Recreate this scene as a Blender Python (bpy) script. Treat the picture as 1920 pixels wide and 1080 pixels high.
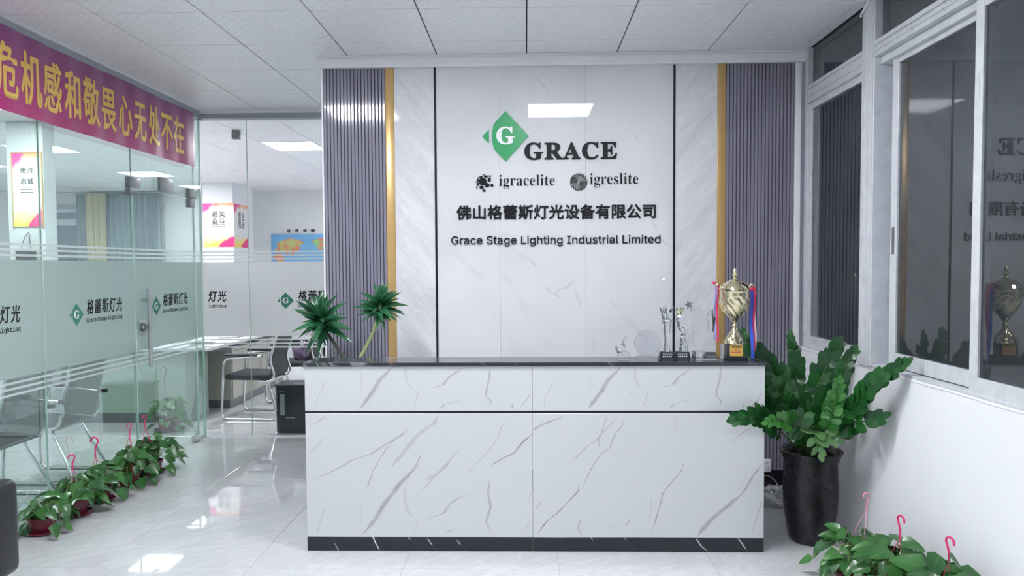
import bpy, bmesh, math, random, os
import numpy as np
from mathutils import Vector, Matrix

for o in list(bpy.data.objects): bpy.data.objects.remove(o)
SC = bpy.context.scene
COL = SC.collection
# ------------------------------------------------------------------ camera
F, CX, CY, PITCH, YAW, ROLL = 1384.518, 950.8, 557.635, .042, .026, -.006
EYE = 1.55
def cam_axes():
    cp, sp, cy, sy, cr, sr = math.cos(PITCH), math.sin(PITCH), math.cos(YAW), math.sin(YAW), math.cos(ROLL), math.sin(ROLL)
    r, u, f = np.array([1, 0, 0.]), np.array([0, 0, 1.]), np.array([0, 1., 0])
    f, u = f*cp-u*sp, u*cp+f*sp
    Z = np.array([[cy, -sy, 0], [sy, cy, 0], [0, 0, 1]])
    r, u, f = Z@r, Z@u, Z@f
    r, u = r*cr+u*sr, u*cr-r*sr
    return r, u, f
AX = cam_axes()
def hit(u, v, ax, val):
    """where the sight line through photo pixel (u, v) meets the plane axis = val"""
    d = (u-CX)/F*AX[0]-(v-CY)/F*AX[1]+AX[2]
    o = np.array([0, 0, EYE]); t = (val-o[ax])/d[ax]
    return Vector(o+t*d)
cd = bpy.data.cameras.new('camera'); cam = bpy.data.objects.new('camera', cd); COL.objects.link(cam)
cd.sensor_width = 36; cd.lens = F/1920*36; cd.clip_start = .02; cd.clip_end = 100
cd.shift_x = (960-CX)/1920; cd.shift_y = (CY-540)/1920
m = Matrix(((AX[0][0], AX[1][0], -AX[2][0], 0), (AX[0][1], AX[1][1], -AX[2][1], 0), (AX[0][2], AX[1][2], -AX[2][2], EYE), (0, 0, 0, 1)))
cam.matrix_world = m
SC.camera = cam
# ------------------------------------------------------------------ world, light, exposure
wd = bpy.data.worlds.new('night'); SC.world = wd; wd.use_nodes = True
wd.node_tree.nodes['Background'].inputs[0].default_value = (.05, .058, .075, 1)
wd.node_tree.nodes['Background'].inputs[1].default_value = 1.0
PANEL = 15.0            # emission of every ceiling panel
SC.view_settings.view_transform = 'Standard'; SC.view_settings.look = 'None'
SC.view_settings.gamma = 1; SC.view_settings.use_curve_mapping = False
SC.view_settings.exposure = 1.82
try:
    SC.cycles.max_bounces = 14; SC.cycles.transparent_max_bounces = 24; SC.cycles.transmission_bounces = 8
    SC.cycles.glossy_bounces = 6; SC.cycles.diffuse_bounces = 5
    SC.cycles.sample_clamp_indirect = 6; SC.cycles.use_denoising = True
    SC.cycles.caustics_reflective = False; SC.cycles.caustics_refractive = False
except Exception: pass
H = 2.966               # ceiling height
XL, XR, YF, YG, YO = -2.96, 1.85, 5.0, 6.67, 13.6   # left glass, right wall, feature wall, far glass, office end

# ------------------------------------------------------------------ materials
def srgb(r, g, b):
    f = lambda c: (c/255/12.92 if c/255 <= .04045 else ((c/255+.055)/1.055)**2.4)
    return (f(r), f(g), f(b), 1)
class NT:
    def __init__(s, name):
        s.m = bpy.data.materials.new(name); s.m.use_nodes = True; s.t = s.m.node_tree
        s.b = s.t.nodes['Principled BSDF']; s.out = s.t.nodes['Material Output']
    def n(s, ty, **k):
        nd = s.t.nodes.new(ty)
        for a, v in k.items(): setattr(nd, a, v)
        return nd
    def l(s, a, b): s.t.links.new(a, b)
    def math(s, op, a, b=None, c=None, clamp=False):
        nd = s.n('ShaderNodeMath', operation=op, use_clamp=clamp)
        for i, x in enumerate((a, b, c)):
            if x is None: continue
            if isinstance(x, (int, float)): nd.inputs[i].default_value = x
            else: s.l(x, nd.inputs[i])
        return nd.outputs[0]
    def mix(s, f, a, b):
        nd = s.n('ShaderNodeMix', data_type='RGBA')
        for i, x in ((0, f), (6, a), (7, b)):
            if isinstance(x, (int, float, tuple)): nd.inputs[i].default_value = x
            else: s.l(x, nd.inputs[i])
        return nd.outputs[2]
    def coord(s, scale=(1, 1, 1), rand=False, loc=(0, 0, 0), rot=(0, 0, 0)):
        tc = s.n('ShaderNodeTexCoord'); mp = s.n('ShaderNodeMapping')
        mp.inputs['Scale'].default_value = scale; mp.inputs['Location'].default_value = loc
        src = tc.outputs['Object']
        if rand:
            oi = s.n('ShaderNodeObjectInfo'); va = s.n('ShaderNodeVectorMath', operation='ADD')
            sc_ = s.math('MULTIPLY', oi.outputs['Random'], 37.0)
            s.l(src, va.inputs[0]); s.l(sc_, va.inputs[1]); src = va.outputs[0]
        if any(rot):
            mr = s.n('ShaderNodeMapping'); mr.inputs['Rotation'].default_value = rot; s.l(src, mr.inputs[0]); src = mr.outputs[0]
        s.l(src, mp.inputs[0]); return mp.outputs[0]
    def noise(s, vec, scale, detail=3, rough=.5, dist=0):
        nd = s.n('ShaderNodeTexNoise'); nd.inputs['Scale'].default_value = scale; nd.inputs['Detail'].default_value = detail
        nd.inputs['Roughness'].default_value = rough; nd.inputs['Distortion'].default_value = dist
        if vec is not None: s.l(vec, nd.inputs['Vector'])
        return nd.outputs[0]
    def bump(s, h, st, d=.01):
        nd = s.n('ShaderNodeBump'); nd.inputs['Strength'].default_value = st; nd.inputs['Distance'].default_value = d
        s.l(h, nd.inputs['Height']); s.l(nd.outputs[0], s.b.inputs['Normal'])
    def set(s, **k):
        for a, v in k.items():
            i = s.b.inputs[a.replace('_', ' ')]
            if isinstance(v, (int, float, tuple)): i.default_value = v
            else: s.l(v, i)
def plain(name, col, rough=.5, metal=0, var=.06, vs=8, bump=0, bs=60, coat=0, spec=.5):
    """principled material with a little procedural variation of tone"""
    t = NT(name); c = t.coord()
    nz = t.noise(c, vs, 4)
    dk = tuple(x*(1-var) for x in col[:3])+(1,); lt = tuple(min(1, x*(1+var)) for x in col[:3])+(1,)
    t.set(Base_Color=t.mix(nz, dk, lt), Roughness=rough, Metallic=metal)
    t.b.inputs['Coat Weight'].default_value = coat; t.b.inputs['Specular IOR Level'].default_value = spec
    if bump: t.bump(t.noise(c, bs, 3), bump, .002)
    return t.m
def glassy(name, tint, ior=1.5, boost=1.0, dirt=0.0, dirtcol=(.6, .62, .65, 1)):
    t = NT(name); t.t.nodes.remove(t.b)
    fr = t.n('ShaderNodeFresnel'); fr.inputs[0].default_value = ior
    fac = t.math('MULTIPLY', fr.outputs[0], boost, clamp=True)
    tr = t.n('ShaderNodeBsdfTransparent'); tr.inputs[0].default_value = tint
    gl = t.n('ShaderNodeBsdfGlossy'); gl.inputs['Roughness'].default_value = .004; gl.inputs[0].default_value = (.95, .97, 1, 1)
    mx = t.n('ShaderNodeMixShader'); t.l(fac, mx.inputs[0]); t.l(tr.outputs[0], mx.inputs[1]); t.l(gl.outputs[0], mx.inputs[2])
    res = mx.outputs[0]
    if dirt:
        c = t.coord(); nz = t.noise(c, 5, 6, .65); df = t.n('ShaderNodeBsdfDiffuse'); df.inputs[0].default_value = dirtcol
        rp = t.math('MULTIPLY', nz, dirt)
        m2 = t.n('ShaderNodeMixShader'); t.l(rp, m2.inputs[0]); t.l(res, m2.inputs[1]); t.l(df.outputs[0], m2.inputs[2]); res = m2.outputs[0]
    t.l(res, t.out.inputs[0]); return t.m
def veins(t, org, x0, x1, z0, z1, lst, base, vcol, wob=.004):
    """lst: (points [(x, z) ...], width, strength); every vein is x = curve(z), ragged by noise"""
    tc = t.n('ShaderNodeTexCoord'); sp = t.n('ShaderNodeSeparateXYZ'); t.l(tc.outputs['Object'], sp.inputs[0])
    w, h = x1-x0, z1-z0
    nz = t.noise(tc.outputs['Object'], 45, 5, .6); n2 = t.noise(tc.outputs['Object'], 18, 5, .7)
    off = t.math('MULTIPLY', t.math('SUBTRACT', nz, .5), wob*2)
    X = t.math('ADD', t.math('SUBTRACT', sp.outputs[0], x0-org[0]), off)
    V = t.math('DIVIDE', t.math('SUBTRACT', sp.outputs[2], z0-org[2]), h)
    fade = t.math('MULTIPLY_ADD', n2, 2.2, -.35, clamp=True)
    tot = None
    for pts, wid, st, ragged in lst:
        pts = sorted(pts, key=lambda p: p[1])
        c = t.n('ShaderNodeFloatCurve'); cv = c.mapping.curves[0]
        ps = [((pz-z0)/h, (px-x0)/w) for px, pz in pts]
        for i in range(1, len(ps)):
            if ps[i][0]-ps[i-1][0] < .004: ps[i] = (ps[i-1][0]+.004, ps[i][1])
        for i, p in enumerate(ps):
            if i < 2: cv.points[i].location = p
            else: cv.points.new(*p)
        for p in cv.points: p.handle_type = 'VECTOR'
        c.mapping.use_clip = False; c.mapping.update(); t.l(V, c.inputs[1])
        lo, hi = ps[0][0], ps[-1][0]; e = max(.02, (hi-lo)*.18)
        g = t.math('MULTIPLY', t.math('DIVIDE', t.math('SUBTRACT', V, lo-.002), e, clamp=True), t.math('DIVIDE', t.math('SUBTRACT', hi+.002, V), e, clamp=True))
        slope = abs((pts[-1][0]-pts[0][0])/max(.01, pts[-1][1]-pts[0][1])); ww = wid*math.sqrt(1+slope*slope)*.5
        wn = t.math('MULTIPLY', g, ww*1.0)
        if ragged: wn = t.math('MULTIPLY', wn, t.math('MULTIPLY_ADD', n2, 1.6, .2))
        wn = t.math('ADD', wn, .0002)
        d = t.math('ABSOLUTE', t.math('SUBTRACT', X, t.math('MULTIPLY', c.outputs[0], w)))
        mk = t.math('MULTIPLY', t.math('MULTIPLY_ADD', t.math('DIVIDE', d, wn), -1.6, 1.6, clamp=True), st)
        if not ragged: mk = t.math('MULTIPLY', mk, g, clamp=True)
        tot = mk if tot is None else t.math('MAXIMUM', tot, mk)
    tot = t.math('MULTIPLY', tot, t.math('MULTIPLY_ADD', fade, .5, .5))
    return t.mix(tot, base, vcol)

def marble_faint(name, base, vcol, rot=.7, rough=.08, amt=.5, seed=0, scale=1.0):
    t = NT(name); c = t.coord(loc=(seed, seed*.7, seed*1.3), rot=(0, rot, 0)); c2 = t.coord(scale=(1, 1, .35), loc=(seed, 3, seed), rot=(0, rot, 0))
    n1 = t.noise(c2, 1.7*scale, 8, .6, .9)
    v = t.math('ABSOLUTE', t.math('SUBTRACT', n1, .5)); v = t.math('MULTIPLY_ADD', v, -30, 1, clamp=True)
    n2 = t.noise(c, 2.3*scale, 3, .5); v = t.math('MULTIPLY', v, t.math('MULTIPLY_ADD', n2, 4, -1.9, clamp=True))
    cl = t.noise(c, 1.1*scale, 3, .5); cloud = t.math('MULTIPLY_ADD', cl, .5, -.12, clamp=True)
    col = t.mix(cloud, base, tuple(x*.86 for x in base[:3])+(1,))
    t.set(Base_Color=t.mix(t.math('MULTIPLY', v, amt), col, vcol), Roughness=rough)
    return t.m

WHITE = plain('white_paint', (.80, .81, .84, 1), .55, var=.02, vs=2)
WALLW = plain('rough_white_wall', (.80, .81, .84, 1), .6, var=.03, vs=3, bump=.15, bs=9)
TRIMW = plain('white_trim', (.82, .83, .86, 1), .35, var=.02)
def ceil_mat():
    t = NT('ceiling_tile'); c = t.coord(rand=True)
    wv = t.n('ShaderNodeTexWave', wave_type='BANDS', bands_direction='DIAGONAL'); wv.inputs['Scale'].default_value = 9; wv.inputs['Distortion'].default_value = 6
    wv.inputs['Detail'].default_value = 2; wv.inputs['Detail Scale'].default_value = 3; t.l(c, wv.inputs[0])
    t.set(Base_Color=t.mix(wv.outputs[1], (.84, .845, .865, 1), (.90, .905, .925, 1)), Roughness=.42)
    t.bump(wv.outputs[1], .25, .003); return t.m
CEIL = ceil_mat()
def floor_mat():
    t = NT('grey_marble_floor'); c = t.coord(rand=True, rot=(0, 0, .6)); c2 = t.coord(rand=True, scale=(1, .22, 1), rot=(0, 0, .85))
    n1 = t.noise(c2, 9, 8, .62, .7); v = t.math('MULTIPLY_ADD', t.math('ABSOLUTE', t.math('SUBTRACT', n1, .5)), -22, 1, clamp=True)
    n2 = t.noise(c, 3, 4, .6)
    col = t.mix(n2, (.50, .51, .525, 1), (.60, .61, .625, 1))
    t.set(Base_Color=t.mix(t.math('MULTIPLY', v, .35), col, (.72, .73, .75, 1)), Roughness=.025)
    t.b.inputs['Specular IOR Level'].default_value = .75
    return t.m
FLOOR = floor_mat()
GROUT = plain('grout', (.42, .42, .43, 1), .8)
DARKV = plain('dark_void', (.02, .02, .024, 1), .9)
SLAT = plain('mauve_grey_slat', srgb(133, 131, 147), .10, var=.03, coat=.6)
SLATGAP = plain('slat_backing', srgb(52, 50, 66), .6)
GOLD = plain('brushed_gold_strip', srgb(200, 166, 110), .3, .4, var=.05)
BLKSTRIP = plain('black_metal_strip', srgb(18, 20, 28), .25)
CHROME = plain('chrome', (.82, .83, .84, 1), .1, 1, var=.02)
STEEL = plain('brushed_steel', (.62, .63, .64, 1), .28, 1, var=.04)
DSTEEL = plain('dark_steel', (.20, .21, .22, 1), .35, .8, var=.1)
BEAM = plain('grey_metal_beam', srgb(168, 175, 182), .4, .1)
def alu_mat():
    t = NT('weathered_aluminium'); c = t.coord(); c2 = t.coord(scale=(1, 1, .1))
    nz = t.noise(c, 14, 6, .7); n2 = t.noise(c2, 30, 4, .6)
    f = t.math('MULTIPLY_ADD', nz, 1.6, -.5, clamp=True)
    a = t.mix(f, srgb(214, 217, 221), srgb(180, 184, 189)); sp = t.math('MULTIPLY_ADD', n2, 7, -4.4, clamp=True)
    t.set(Base_Color=t.mix(t.math('MULTIPLY', sp, .5), a, srgb(105, 106, 108)), Roughness=.42, Metallic=.1)
    return t.m
ALU = alu_mat()
WGLASS = glassy('window_glass', (.78, .82, .84, 1), 1.55, 1.35, .07, (.5, .53, .56, 1))
FGLASS = glassy('far_window_glass', (.7, .74, .76, 1), 1.5, .8)
LGLASS = glassy('green_glass', (.86, .935, .905, 1), 1.5, .26)
BGLASS = glassy('clear_glass', (.975, .983, .98, 1), 1.5, .6)
GEDGE = plain('glass_edge', srgb(190, 214, 208), .15, var=.05)
def film_mat(name, col, seethru):
    t = NT(name); t.t.nodes.remove(t.b)
    df = t.n('ShaderNodeBsdfDiffuse'); df.inputs[0].default_value = col
    tl = t.n('ShaderNodeBsdfTranslucent'); tl.inputs[0].default_value = col
    tr = t.n('ShaderNodeBsdfTransparent')
    a = t.n('ShaderNodeMixShader'); a.inputs[0].default_value = .5; t.l(df.outputs[0], a.inputs[1]); t.l(tl.outputs[0], a.inputs[2])
    b = t.n('ShaderNodeMixShader'); nz = t.noise(t.coord(), 3, 2); f = t.math('MULTIPLY_ADD', nz, .03, seethru-.015)
    t.l(f, b.inputs[0]); t.l(a.outputs[0], b.inputs[1]); t.l(tr.outputs[0], b.inputs[2])
    t.l(b.outputs[0], t.out.inputs[0]); return t.m
FILM_L = film_mat('frosted_film_green', (.57, .655, .635, 1), .16)
FILM_B = film_mat('frosted_film', (.86, .865, .87, 1), .18)
STRIPE = film_mat('film_stripe', (.80, .84, .84, 1), .3)
INK = plain('black_lettering', (.012, .013, .018, 1), .45, spec=.15)
LGREEN = plain('emblem_green', srgb(46, 158, 96), .3, var=.03)
FGREEN = plain('film_emblem_green', srgb(52, 130, 104), .5, var=.03)
LWHITE = plain('emblem_white', (.85, .87, .88, 1), .3)
MARB_C = marble_faint('pale_marble', (.72, .73, .755, 1), (.50, .48, .49, 1), .75, .05, .55, 3.1)
def side_marble(name, sgn):
    t = NT(name); c = t.coord(rot=(0, sgn*.62, 0), scale=(1, 1, .12)); n1 = t.noise(c, 9, 6, .55)
    c2 = t.coord(rot=(0, sgn*.8, 0), scale=(1, 1, .25)); n2 = t.noise(c2, 16, 3, .5)
    f = t.math('MULTIPLY_ADD', n1, 3.0, -1.05, clamp=True)
    v = t.math('MULTIPLY_ADD', t.math('ABSOLUTE', t.math('SUBTRACT', n2, .5)), -26, 1, clamp=True)
    a = t.mix(f, (.60, .61, .645, 1), (.74, .745, .765, 1))
    t.set(Base_Color=t.mix(t.math('MULTIPLY', v, .35), a, (.84, .84, .85, 1)), Roughness=.06); return t.m
MARB_L, MARB_R = side_marble('pearl_panel_left', 1), side_marble('pearl_panel_right', -1)
BLKMARB = marble_faint('black_marble', (.030, .032, .040, 1), (.5, .5, .52, 1), .9, .12, .6, 8.3, 2.0)
def emit(name, col, st):
    t = NT(name); t.b.inputs['Emission Color'].default_value = col; t.b.inputs['Emission Strength'].default_value = st
    t.set(Base_Color=(.9, .9, .9, 1), Roughness=.4); return t.m
LAMP = emit('led_diffuser', (.955, .965, 1.0, 1), PANEL)
LEATHER = plain('black_leather', (.020, .021, .024, 1), .38, var=.2, bump=.3, bs=120)
BLKPL = plain('black_plastic', (.012, .016, .024, 1), .4)
BLKCLOTH = plain('black_fabric', (.014, .016, .022, 1), .75, var=.15)
MESHM = None
def mesh_mat():
    t = NT('grey_mesh_fabric'); t.t.nodes.remove(t.b)
    df = t.n('ShaderNodeBsdfDiffuse'); df.inputs[0].default_value = (.05, .057, .057, 1)
    tr = t.n('ShaderNodeBsdfTransparent'); ck = t.n('ShaderNodeTexChecker'); ck.inputs['Scale'].default_value = 260
    t.l(t.coord(), ck.inputs[0]); f = t.math('MULTIPLY_ADD', ck.outputs[1], .10, .15)
    b = t.n('ShaderNodeMixShader'); t.l(f, b.inputs[0]); t.l(df.outputs[0], b.inputs[1]); t.l(tr.outputs[0], b.inputs[2])
    t.l(b.outputs[0], t.out.inputs[0]); return t.m
MESHM = mesh_mat()
def leaf_mat(name, a, b, rough=.3, midrib=None, trans=.15, coat=.2):
    t = NT(name); oi = t.n('ShaderNodeObjectInfo'); c = t.coord()
    nz = t.noise(c, 3, 3); f = t.math('ADD', t.math('MULTIPLY', oi.outputs['Random'], .7), t.math('MULTIPLY', nz, .3))
    col = t.mix(f, a, b)
    if midrib:
        tc = t.n('ShaderNodeTexCoord'); sp = t.n('ShaderNodeSeparateXYZ'); t.l(tc.outputs['Object'], sp.inputs[0])
        mk = t.math('MULTIPLY_ADD', t.math('ABSOLUTE', sp.outputs[0]), -40, 1, clamp=True)
        col = t.mix(t.math('MULTIPLY', mk, .6), col, midrib)
    t.set(Base_Color=col, Roughness=rough); t.b.inputs['Coat Weight'].default_value = coat
    t.b.inputs['Subsurface Weight'].default_value = 0
    if trans:
        tl = t.n('ShaderNodeBsdfTranslucent'); t.l(col, tl.inputs[0]); mx = t.n('ShaderNodeMixShader'); mx.inputs[0].default_value = trans
        t.l(t.b.outputs[0], mx.inputs[1]); t.l(tl.outputs[0], mx.inputs[2]); t.l(mx.outputs[0], t.out.inputs[0])
    return t.m
ZZ = leaf_mat('zz_leaf', (.005, .045, .014, 1), (.020, .13, .022, 1), .30, coat=.2)
ZZB = leaf_mat('zz_leaf_bright', (.03, .17, .035, 1), (.075, .30, .05, 1), .25, coat=.3)
ZZP = leaf_mat('zz_leaf_pale', (.07, .19, .06, 1), (.14, .28, .10, 1), .35, coat=.2)
ZSTEM = plain('zz_stem', (.05, .10, .03, 1), .4, var=.3)
POTH = leaf_mat('pothos_leaf', (.015, .075, .022, 1), (.06, .22, .045, 1), .32, (.12, .27, .08, 1))
DRAC = leaf_mat('dracaena_leaf', (.008, .060, .028, 1), (.030, .155, .060, 1), .3)
DSTEM = plain('dracaena_dark_cane', (.055, .055, .045, 1), .6, var=.5, vs=40)
DSTEMG = plain('dracaena_green_cane', (.28, .36, .16, 1), .5, var=.3, vs=40)
STEMG = plain('pothos_stem', (.17, .27, .07, 1), .5, var=.3)
MAROON = plain('maroon_plastic', (.135, .012, .03, 1), .25, var=.1)
PINK = plain('pink_plastic', (.72, .03, .17, 1), .3)
SOIL = plain('soil', (.03, .022, .016, 1), .95, var=.5, vs=60, bump=1, bs=80)
def vase_mat():
    t = NT('black_glazed_ceramic'); c = t.coord(); nz = t.noise(c, 70, 5, .7); n2 = t.noise(c, 22, 4, .6)
    f = t.math('MULTIPLY_ADD', nz, 5, -3.1, clamp=True)
    t.set(Base_Color=t.mix(f, (.006, .006, .008, 1), (.032, .030, .036, 1)), Roughness=t.math('MULTIPLY_ADD', n2, .25, .16))
    t.bump(nz, .35, .003); return t.m
VASE = vase_mat()
CRYST = None
def crystal_mat():
    t = NT('crystal'); t.set(Base_Color=(.88, .90, .93, 1), Roughness=0.0); t.b.inputs['Transmission Weight'].default_value = 1; t.b.inputs['IOR'].default_value = 1.62
    return t.m
CRYST = crystal_mat()
CUPG = plain('polished_pale_gold', (.86, .78, .52, 1), .10, 1, var=.03)
GPLATE = plain('gold_plate', srgb(222, 180, 90), .35, .3)
SILVER = plain('silver_metal', (.75, .76, .78, 1), .12, 1)
DESKW = plain('white_desk', (.72, .73, .74, 1), .25)
DESKP = plain('pale_green_panel', (.38, .47, .40, 1), .25)
BEIGE = plain('beige_laminate', (.50, .48, .42, 1), .4, var=.1, vs=5)
PAPER = plain('paper', (.78, .79, .80, 1), .6)
RED, BLUE = plain('red_ribbon', (.62, .02, .10, 1), .35), plain('blue_ribbon', (.04, .10, .55, 1), .35)
LILAC, PALEB = plain('lilac_ribbon', (.42, .36, .75, 1), .4), plain('pale_blue_ribbon', (.62, .78, .88, 1), .4)
PINKR = plain('pale_pink_ribbon', (.80, .55, .62, 1), .4)

# ------------------------------------------------------------------ object helpers
def tag(o, label=None, cat=None, group=None, kind=None):
    if label: o['label'] = label
    if cat: o['category'] = cat
    if group: o['group'] = group
    if kind: o['kind'] = kind
    return o
def empty(name, loc=(0, 0, 0), rz=0, label=None, cat=None, group=None, kind=None):
    o = bpy.data.objects.new(name, None); COL.objects.link(o); o.location = loc; o.rotation_euler.z = rz
    return tag(o, label, cat, group, kind)
def link(name, me, parent=None, mat=None):
    if mat is not None and not me.materials: me.materials.append(mat)
    o = bpy.data.objects.new(name, me); COL.objects.link(o)
    if parent: o.parent = parent
    return o
class G:
    """collects shapes, then links them as one mesh; org is subtracted so that world coordinates can be used inside a thing"""
    def __init__(s, org=(0, 0, 0)): s.v = []; s.f = []; s.o = Vector(org); s.sm = []
    def add(s, vs, fs, smooth=False):
        k = len(s.v); s.v += [tuple(Vector(p)-s.o) for p in vs]; s.f += [tuple(i+k for i in f) for f in fs]; s.sm += [smooth]*len(fs); return s
    def box(s, x0, x1, y0, y1, z0, z1, r=0, seg=2):
        if r:
            bm = bmesh.new(); bmesh.ops.create_cube(bm, size=1)
            for v in bm.verts: v.co = Vector(((x0+x1)/2+v.co.x*(x1-x0), (y0+y1)/2+v.co.y*(y1-y0), (z0+z1)/2+v.co.z*(z1-z0)))
            bmesh.ops.bevel(bm, geom=list(bm.edges), offset=r, segments=seg, profile=.5, affect='EDGES')
            bm.verts.index_update(); s.add([v.co.copy() for v in bm.verts], [[v.index for v in f.verts] for f in bm.faces], seg > 1); bm.free(); return s
        v = [(x, y, z) for x in (x0, x1) for y in (y0, y1) for z in (z0, z1)]
        return s.add(v, [(0, 1, 3, 2), (4, 6, 7, 5), (0, 4, 5, 1), (2, 3, 7, 6), (0, 2, 6, 4), (1, 5, 7, 3)])
    def tube(s, pts, r, n=8, caps=True):
        pts = [Vector(p) for p in pts]; rs = r if isinstance(r, (list, tuple)) else [r]*len(pts)
        vs = []; fs = []; up = None
        for i, p in enumerate(pts):
            t = (pts[min(i+1, len(pts)-1)]-pts[max(i-1, 0)]).normalized()
            if up is None:
                a = Vector((0, 0, 1)) if abs(t.z) < .9 else Vector((1, 0, 0)); up = (a-t*a.dot(t)).normalized()
            else:
                up = (up-t*up.dot(t)); up = up.normalized() if up.length > 1e-6 else Vector((1, 0, 0))
            w = t.cross(up)
            for k in range(n):
                a = 2*math.pi*k/n; vs.append(p+up*(rs[i]*math.cos(a))+w*(rs[i]*math.sin(a)))
        for i in range(len(pts)-1):
            for k in range(n): fs.append((i*n+k, i*n+(k+1) % n, (i+1)*n+(k+1) % n, (i+1)*n+k))
        if caps: fs.append(tuple(range(n))[::-1]); fs.append(tuple((len(pts)-1)*n+k for k in range(n)))
        return s.add(vs, fs, True)
    def lathe(s, prof, c=(0, 0, 0), n=32, mod=None, cap=True):
        c = Vector(c); vs = []; fs = []
        for i, (r, z) in enumerate(prof):
            for k in range(n):
                a = 2*math.pi*k/n; rr = r*(mod(a, z, i) if mod else 1); vs.append(c+Vector((rr*math.cos(a), rr*math.sin(a), z)))
        for i in range(len(prof)-1):
            for k in range(n): fs.append((i*n+k, i*n+(k+1) % n, (i+1)*n+(k+1) % n, (i+1)*n+k))
        if cap:
            if prof[0][0] > 1e-4: fs.append(tuple(range(n))[::-1])
            if prof[-1][0] > 1e-4: fs.append(tuple((len(prof)-1)*n+k for k in range(n)))
        return s.add(vs, fs, True)
    def prism(s, pts, y0, y1, plane='xz'):
        """polygon in x-z (thickness along y), in y-z (thickness along x) or x-y (thickness along z)"""
        mp = {'xz': lambda a, b, t: (a, t, b), 'yz': lambda a, b, t: (t, a, b), 'xy': lambda a, b, t: (a, b, t)}[plane]
        n = len(pts); v = [mp(a, b, y0) for a, b in pts]+[mp(a, b, y1) for a, b in pts]
        return s.add(v, [tuple(range(n)), tuple(range(2*n-1, n-1, -1))]+[(i, i+n, (i+1) % n+n, (i+1) % n) for i in range(n)])
    def mesh(s, name, mat):
        me = bpy.data.meshes.new(name); me.from_pydata(s.v, [], s.f); me.materials.append(mat)
        me.polygons.foreach_set('use_smooth', s.sm)
        bm = bmesh.new(); bm.from_mesh(me); bmesh.ops.recalc_face_normals(bm, faces=bm.faces); bm.to_mesh(me); bm.free()
        if any(s.sm):
            try: me.set_sharp_from_angle(angle=.9)
            except Exception: pass
        return me
    def link(s, name, mat, parent=None, label=None):
        o = link(name, s.mesh(name, mat), parent)
        if label: o['label'] = label
        return o
def bez(p, n=12):
    """smooth curve through the given points (Catmull-Rom)"""
    p = [Vector(q) for q in p]; out = []
    for i in range(len(p)-1):
        a, b, c, d = p[max(i-1, 0)], p[i], p[i+1], p[min(i+2, len(p)-1)]
        for k in range(n):
            t = k/n; out.append(.5*((2*b)+(c-a)*t+(2*a-5*b+4*c-d)*t*t+(3*b-a-3*c+d)*t**3))
    out.append(p[-1]); return out
def fillet(p, r, n=5):
    """polyline with its corners rounded"""
    p = [Vector(q) for q in p]; out = [p[0]]
    for i in range(1, len(p)-1):
        a, b, c = p[i-1], p[i], p[i+1]; d1, d2 = (a-b), (c-b); q = min(r, d1.length*.49, d2.length*.49)
        s, e = b+d1.normalized()*q, b+d2.normalized()*q
        for k in range(n+1):
            t = k/n; out.append(s*(1-t)**2+b*2*t*(1-t)+e*t*t)
    out.append(p[-1]); return out

# ------------------------------------------------------------------ lettering
FONTS = {}
def font(n):
    if n not in FONTS:
        p = os.path.join(bpy.utils.system_resource('DATAFILES'), 'fonts', n)
        try: FONTS[n] = bpy.data.fonts.load(p)
        except Exception: FONTS[n] = None
    return FONTS[n]
SERIF = lambda s: ''.join(chr(0x1D400+ord(c)-65) if 'A' <= c <= 'Z' else chr(0x1D41A+ord(c)-97) if 'a' <= c <= 'z' else c for c in s)
MONO = lambda s: ''.join(chr(0x1D670+ord(c)-65) if 'A' <= c <= 'Z' else chr(0x1D68A+ord(c)-97) if 'a' <= c <= 'z' else c for c in s)
def glyphs(s, ext=.004, off=0, fnt=None, res=3, space=1.0, group=.3):
    """flat letter outlines of one line as separate (verts, faces); size-1 text, baseline 0, left 0"""
    c = bpy.data.curves.new('t', 'FONT'); c.body = s; c.size = 1; c.extrude = ext; c.offset = off; c.resolution_u = res; c.space_character = space
    if fnt and font(fnt): c.font = font(fnt)
    o = bpy.data.objects.new('t', c); COL.objects.link(o)
    me = bpy.data.meshes.new_from_object(o.evaluated_get(bpy.context.evaluated_depsgraph_get()))
    bpy.data.objects.remove(o)
    V = [v.co.copy() for v in me.vertices]; P = [tuple(p.vertices) for p in me.polygons]; bpy.data.meshes.remove(me)
    par = list(range(len(V)))
    def fd(a):
        while par[a] != a: par[a] = par[par[a]]; a = par[a]
        return a
    for p in P:
        for q in p[1:]: par[fd(q)] = fd(p[0])
    isl = {}
    for p in P: isl.setdefault(fd(p[0]), []).append(p)
    it = []
    for fs in isl.values():
        xs = [V[i].x for f in fs for i in f]; it.append([min(xs), max(xs), fs])
    it.sort(key=lambda a: a[0]); out = []
    for a in it:
        if out and min(a[1], out[-1][1])-a[0] > group*min(a[1]-a[0], out[-1][1]-out[-1][0]): out[-1][1] = max(out[-1][1], a[1]); out[-1][2] += a[2]
        else: out.append(a)
    res_ = []
    for x0, x1, fs in out:
        ids = sorted({i for f in fs for i in f}); mp = {i: k for k, i in enumerate(ids)}
        res_.append(([V[i] for i in ids], [tuple(mp[i] for i in f) for f in fs]))
    return res_
def bounds(gs):
    xs = [v.x for vs, _ in gs for v in vs]; ys = [v.y for vs, _ in gs for v in vs]; return min(xs), max(xs), min(ys), max(ys)
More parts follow.
